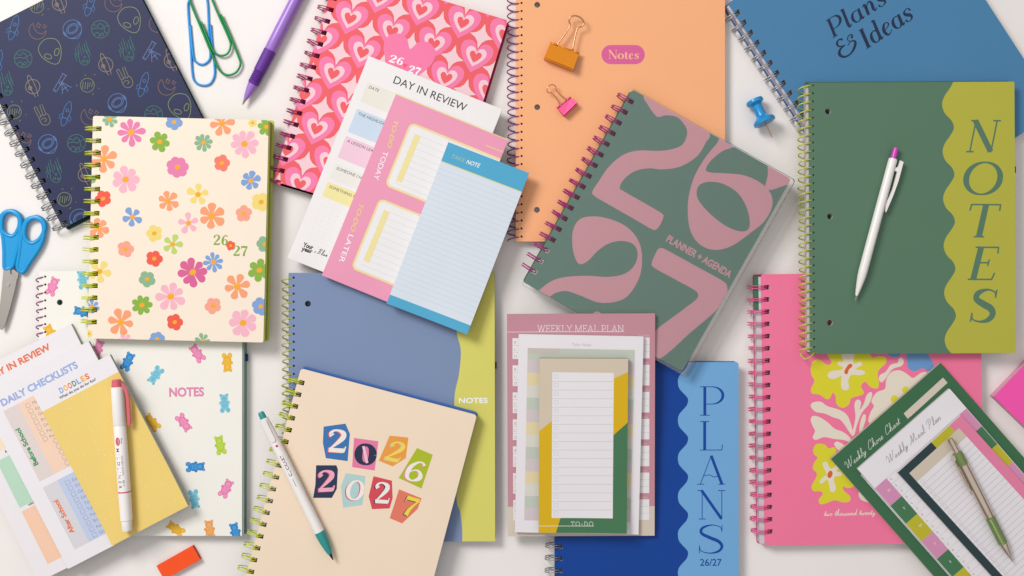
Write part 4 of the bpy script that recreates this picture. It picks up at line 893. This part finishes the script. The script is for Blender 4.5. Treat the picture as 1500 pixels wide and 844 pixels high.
mb = MB(); mb.slab(ell(.405 * l, -1.5 * S, 6 * S, 3 * S, n=20), o['axis'] + 8.55 * S, o['axis'] + 9.2 * S, cr); ov = mb.build('logo_patch', o)
barrel_text(o, 'small_print', 'fine', .385, .42, 2.2, 8.95, M('#6a6468', .6), 0, .42); barrel_text(o, 'logo_lettering', 'ZEBRA', .388, .422, 2.6, 9.2, M('#f8e4e4', .6), .01, -.16, 1, ov)
barrel_text(o, 'small_print', '02 >', .66, .7, 2.6, 8.95, dk, .01, .3)

# gold and green pen
zt_ = .0214 + .0042
o = pen('metal_pen', 'champagne gold pen with green grip lying on the lined checklist', 'pen', (1483, 823), (1391.5, 643), zt_, 7.4)
gd, gg_ = metal('#e6d5c2', .15), M('#849a62', .3, .1, .3)
turned(o, 'tip', [(0, .6), (.02, 1.2), (.028, 1.6), (.1, 4.8), (.135, 6), (.15, 6.2)], gd)
gp = [(.15, 6.2)]
for i in range(17): gp += [(.155 + i * .012, 6.9), (.161 + i * .012, 6.3)]
turned(o, 'grip', gp + [(.365, 6.8)], gg_); turned(o, 'barrel', [(.365, 6.6), (.37, 7), (.6, 7.1), (.79, 7)], gd)
turned(o, 'collar', [(.79, 7.1), (.8, 7.4), (.885, 7.3), (.89, 6)], gg_); turned(o, 'button', [(.89, 4.4), (.98, 4.4), (1, 3.8)], gd)
clip_plate(o, 'clip', [(.885, 3), (.885, 10), (.86, 11.8), (.62, 11.6), (.59, 9.4), (.61, 8.2), (.64, 9.4), (.84, 9.6), (.85, 7), (.85, 3)], 0, 3.4, gd)

# ------------------------------------------------------------------ small things
def frame_at(name, label, category, px, py, z, rot=0., group=None, tilt=0.):
    o = bpy.data.objects.new(name, None); col.objects.link(o); o.location = world(px, py, z); o.rotation_euler = (0, tilt, rot); o.empty_display_size = .01
    tag(o, label, category, group); return o
CLIPS = 'paper clips on the table'
def paperclip(label, path, c, z):
    px = sum(p[0] for p in path) / len(path); py = sum(p[1] for p in path) / len(path); w0 = world(px, py, z)
    mb = MB(); pts = []
    q = cat(path, False, 6)
    for i, (x, y) in enumerate(q):
        v = world(x, y, z) - w0; pts.append((v.x, v.y, .0012))
    mb.tube(pts, .00118, M(c, .35, 0, .1, 'coated_wire', .5), 8)
    o = mb.build('paper_clip'); o.location = w0; tag(o, label, 'paper clip', CLIPS)
paperclip('blue paper clip lying partly under the green one', Z(0, 0, (1237, 148), (1244, 250), (1258, 380), (1258, 445), (1235, 490), (1195, 503), (1152, 487), (1130, 435), (1118, 250), (1104, 60), (1108, 10), (1135, -40), (1165, -50), (1200, -35), (1218, 20), (1226, 180), (1234, 300), (1228, 352), (1190, 380), (1152, 366), (1134, 325), (1117, 148)), '#1e9ae8', 0)
paperclip('green paper clip crossing over the blue one', Z(0, 0, (1296, 88), (1345, 200), (1400, 335), (1410, 380), (1385, 425), (1340, 442), (1300, 425), (1265, 370), (1190, 190), (1120, 20), (1112, -30), (1140, -70), (1185, -75), (1225, -40), (1280, 85), (1345, 230), (1352, 275), (1335, 315), (1297, 328), (1255, 306), (1220, 230), (1180, 130)), '#069148', .0023)

def binder_clip(label, body, handle, z, c, th, wr, hc):
    """body: photo corners (jaw left, jaw right, spine right, spine left); handle: photo path of the wire"""
    cx = sum(p[0] for p in body) / 4; cy = sum(p[1] for p in body) / 4; w0 = world(cx, cy, z)
    o = frame_at('binder_clip', label, 'binder clip', cx, cy, z, 0, 'binder clips on the orange notebook')
    q = [world(*p, z + th * .5) - w0 for p in body]
    for v in q: v.z = 0
    jl, jr, sr, sl = q; m = M(c, .3, 0, .25, 'enamel', .5); t = .0005
    mb = MB(); up = Vector((0, 0, 1))
    def sheet(a, b, c_, d):          # thin bent plate
        n = (b - a).cross(c_ - b).normalized() * t
        v = [a, b, c_, d, a - n, b - n, c_ - n, d - n]
        for f in ((0, 1, 2, 3), (7, 6, 5, 4), (0, 4, 5, 1), (1, 5, 6, 2), (2, 6, 7, 3), (3, 7, 4, 0)): mb.face([v[i] for i in f], m)
    jz0, jz1 = th * .42, th * .58
    sheet(jl + up * jz1, jr + up * jz1, sr + up * th, sl + up * th); sheet(jr + up * jz0, jl + up * jz0, sl + up * t, sr + up * t)
    dn = (sl - jl).normalized() * .0004
    sheet(sl + dn + up * th, sr + dn + up * th, sr + dn + up * t, sl + dn + up * t)
    mb.build('body', o)
    e = (jr - jl); mb = MB()
    for a_, b_ in ((0, .24), (.3, .72), (.78, 1.0)):
        mb.tube([jl + e * a_ + up * (jz1 + .0005), jl + e * b_ + up * (jz1 + .0005)], .0011 if a_ != .3 else .0007, m, 10)
    mb.build('rolled_edge', o)
    mb = MB(); hw = [world(*p, z + th * .7) - w0 for p in cat(handle, False, 5)]
    for i, v in enumerate(hw):
        f = min(i, len(hw) - 1 - i) / (len(hw) / 2); v.z = (jz1 + .0007) + (th * .25) * f
    mb.tube(hw, wr, metal(hc, .3), 10); mb.build('wire_handle', o)
    return o
zo = .0095
binder_clip('large orange binder clip with its wire handle up on the orange notebook', Z(2, 0, (226, 252), (393, 315), (358, 412), (188, 342)), Z(2, 0, (262, 268), (300, 215), (338, 155), (334, 120), (345, 100), (375, 95), (408, 112), (420, 136), (410, 155), (384, 168), (370, 215), (355, 296)), zo, '#f0920f', .0095, .00078, '#cfa47c')
binder_clip('small pink binder clip below the large orange one', Z(2, 0, (264, 636), (344, 572), (380, 606), (302, 680)), Z(2, 0, (282, 614), (262, 580), (236, 548), (212, 544), (204, 528), (212, 508), (236, 498), (255, 508), (258, 528), (282, 556), (320, 584)), zo, '#e23f80', .007, .00055, '#e8a488')

# push pin lying on its two rims
r1, r2 = 13 * S, 16.5 * S
A_, B_ = world(1105.5, 149, r1), world(1130.5, 202, r2 + .002)
o = bpy.data.objects.new('push_pin', None); col.objects.link(o); o.empty_display_size = .01
d = B_ - A_; ln = math.hypot(d.x, d.y); x = Vector((d.x, d.y, r2 - r1 + .004)).normalized(); y = Vector((0, 0, 1)).cross(x).normalized(); n = x.cross(y)
o.matrix_world = Matrix(((x.x, y.x, n.x, A_.x), (x.y, y.y, n.y, A_.y), (x.z, y.z, n.z, A_.z), (0, 0, 0, 1))); tag(o, 'blue plastic push pin lying on its side on the table', 'push pin')
pb = plastic('#1f96d8', .25); mb = MB(); k = ln
mb.lathe([(-.05 * k, 9 * S), (-.04 * k, 12.2 * S), (0, 13 * S), (.05 * k, 12.6 * S), (.08 * k, 9.5 * S), (.12 * k, 7.6 * S), (.3 * k, 7.2 * S), (.4 * k, 8 * S), (.46 * k, 11 * S), (.5 * k, 15 * S), (.55 * k, 16.5 * S), (.6 * k, 16.2 * S), (.61 * k, 15 * S), (.605 * k, 3 * S)], pb, 36); mb.build('handle', o)
mb = MB(); mb.lathe([(.6 * k, 1.1 * S), (.92 * k, 1.0 * S), (1.03 * k, .15 * S)], metal('#c8a888', .25), 12); mb.build('needle', o)

# scissors
o = frame_at('scissors', 'blue handled scissors with steel blades at the left edge', 'scissors', 12, 417, 0)
w0 = world(12, 417, 0); loc = lambda pts: [tuple((world(x, y, .005) - w0)[:2]) for x, y in pts]
sb, st_ = plastic('#0b9fe2', .3), metal('#b9b4ae', .35)
def handle(outer, hole, z0, z1):
    mb = MB(); oo, hh = loc(cat(outer, True, 5)), loc(cat(hole, True, 6)); cc = [sum(a[i] for a in hh) / len(hh) for i in (0, 1)]; oo = [(a[0] * .9 + .1 * (cc[0] * .5 + .5 * sum(b[0] for b in oo) / len(oo)), a[1] * .975 + .025 * cc[1]) for a in oo]; hh = [(cc[0] + (a[0] - cc[0]) * 1.3, cc[1] + (a[1] - cc[1]) * 1.22) for a in hh]
    cxy = lambda p: (sum(a[0] for a in p) / len(p), sum(a[1] for a in p) / len(p))
    mb.slab(oo, z0 + .0008, z1 - .0008, sb, holes=[hh])
    c = cxy(oo); c2 = cxy(hh)
    def rim(p, k, zc):                       # softened upper rim
        return [(a[0], a[1], zc) for a in p]
    mb.tube([(a[0], a[1], (z0 + z1) / 2) for a in oo], (z1 - z0) / 2, sb, 10, True); mb.tube([(a[0], a[1], (z0 + z1) / 2) for a in hh], (z1 - z0) / 2, sb, 10, True)
    return mb.build('handle', o)
handle(Z(0, 1, (66, 392), (108, 408), (126, 450), (124, 510), (112, 590), (92, 660), (74, 720), (46, 738), (22, 730), (20, 640), (14, 560), (2, 500), (4, 440), (24, 405)), Z(0, 1, (64, 408), (96, 432), (98, 480), (72, 524), (36, 516), (12, 480), (18, 430), (38, 410)), .0014, .0062)
handle(Z(0, 1, (205, 430), (248, 448), (264, 490), (258, 550), (232, 610), (196, 660), (160, 710), (128, 756), (106, 748), (92, 720), (106, 640), (116, 560), (134, 480), (160, 440)), Z(0, 1, (208, 442), (240, 462), (246, 500), (226, 544), (190, 568), (160, 550), (154, 510), (168, 464)), .0014, .0062)
mb = MB(); mb.slab(loc(Z(0, 1, (22, 728), (60, 728), (62, 760), (100, 790), (86, 860), (60, 960), (30, 1060), (12, 1090), (2, 1086), (-6, 1000), (10, 860))), .0042, .0056, st_); mb.build('blade', o)
mb = MB(); mb.slab(loc(Z(0, 1, (66, 726), (106, 758), (96, 800), (60, 880), (20, 1000), (-30, 1070), (-40, 1060), (-10, 960), (30, 840), (50, 780))), .0026, .0040, st_); mb.build('blade', o)
mb = MB(); p = loc(Z(0, 1, (48, 824)))[0]; mb.slab(ell(p[0], p[1], .0019, n=18), .0040, .0064, metal('#d8d4d0', .25)); mb.build('pivot_screw', o)
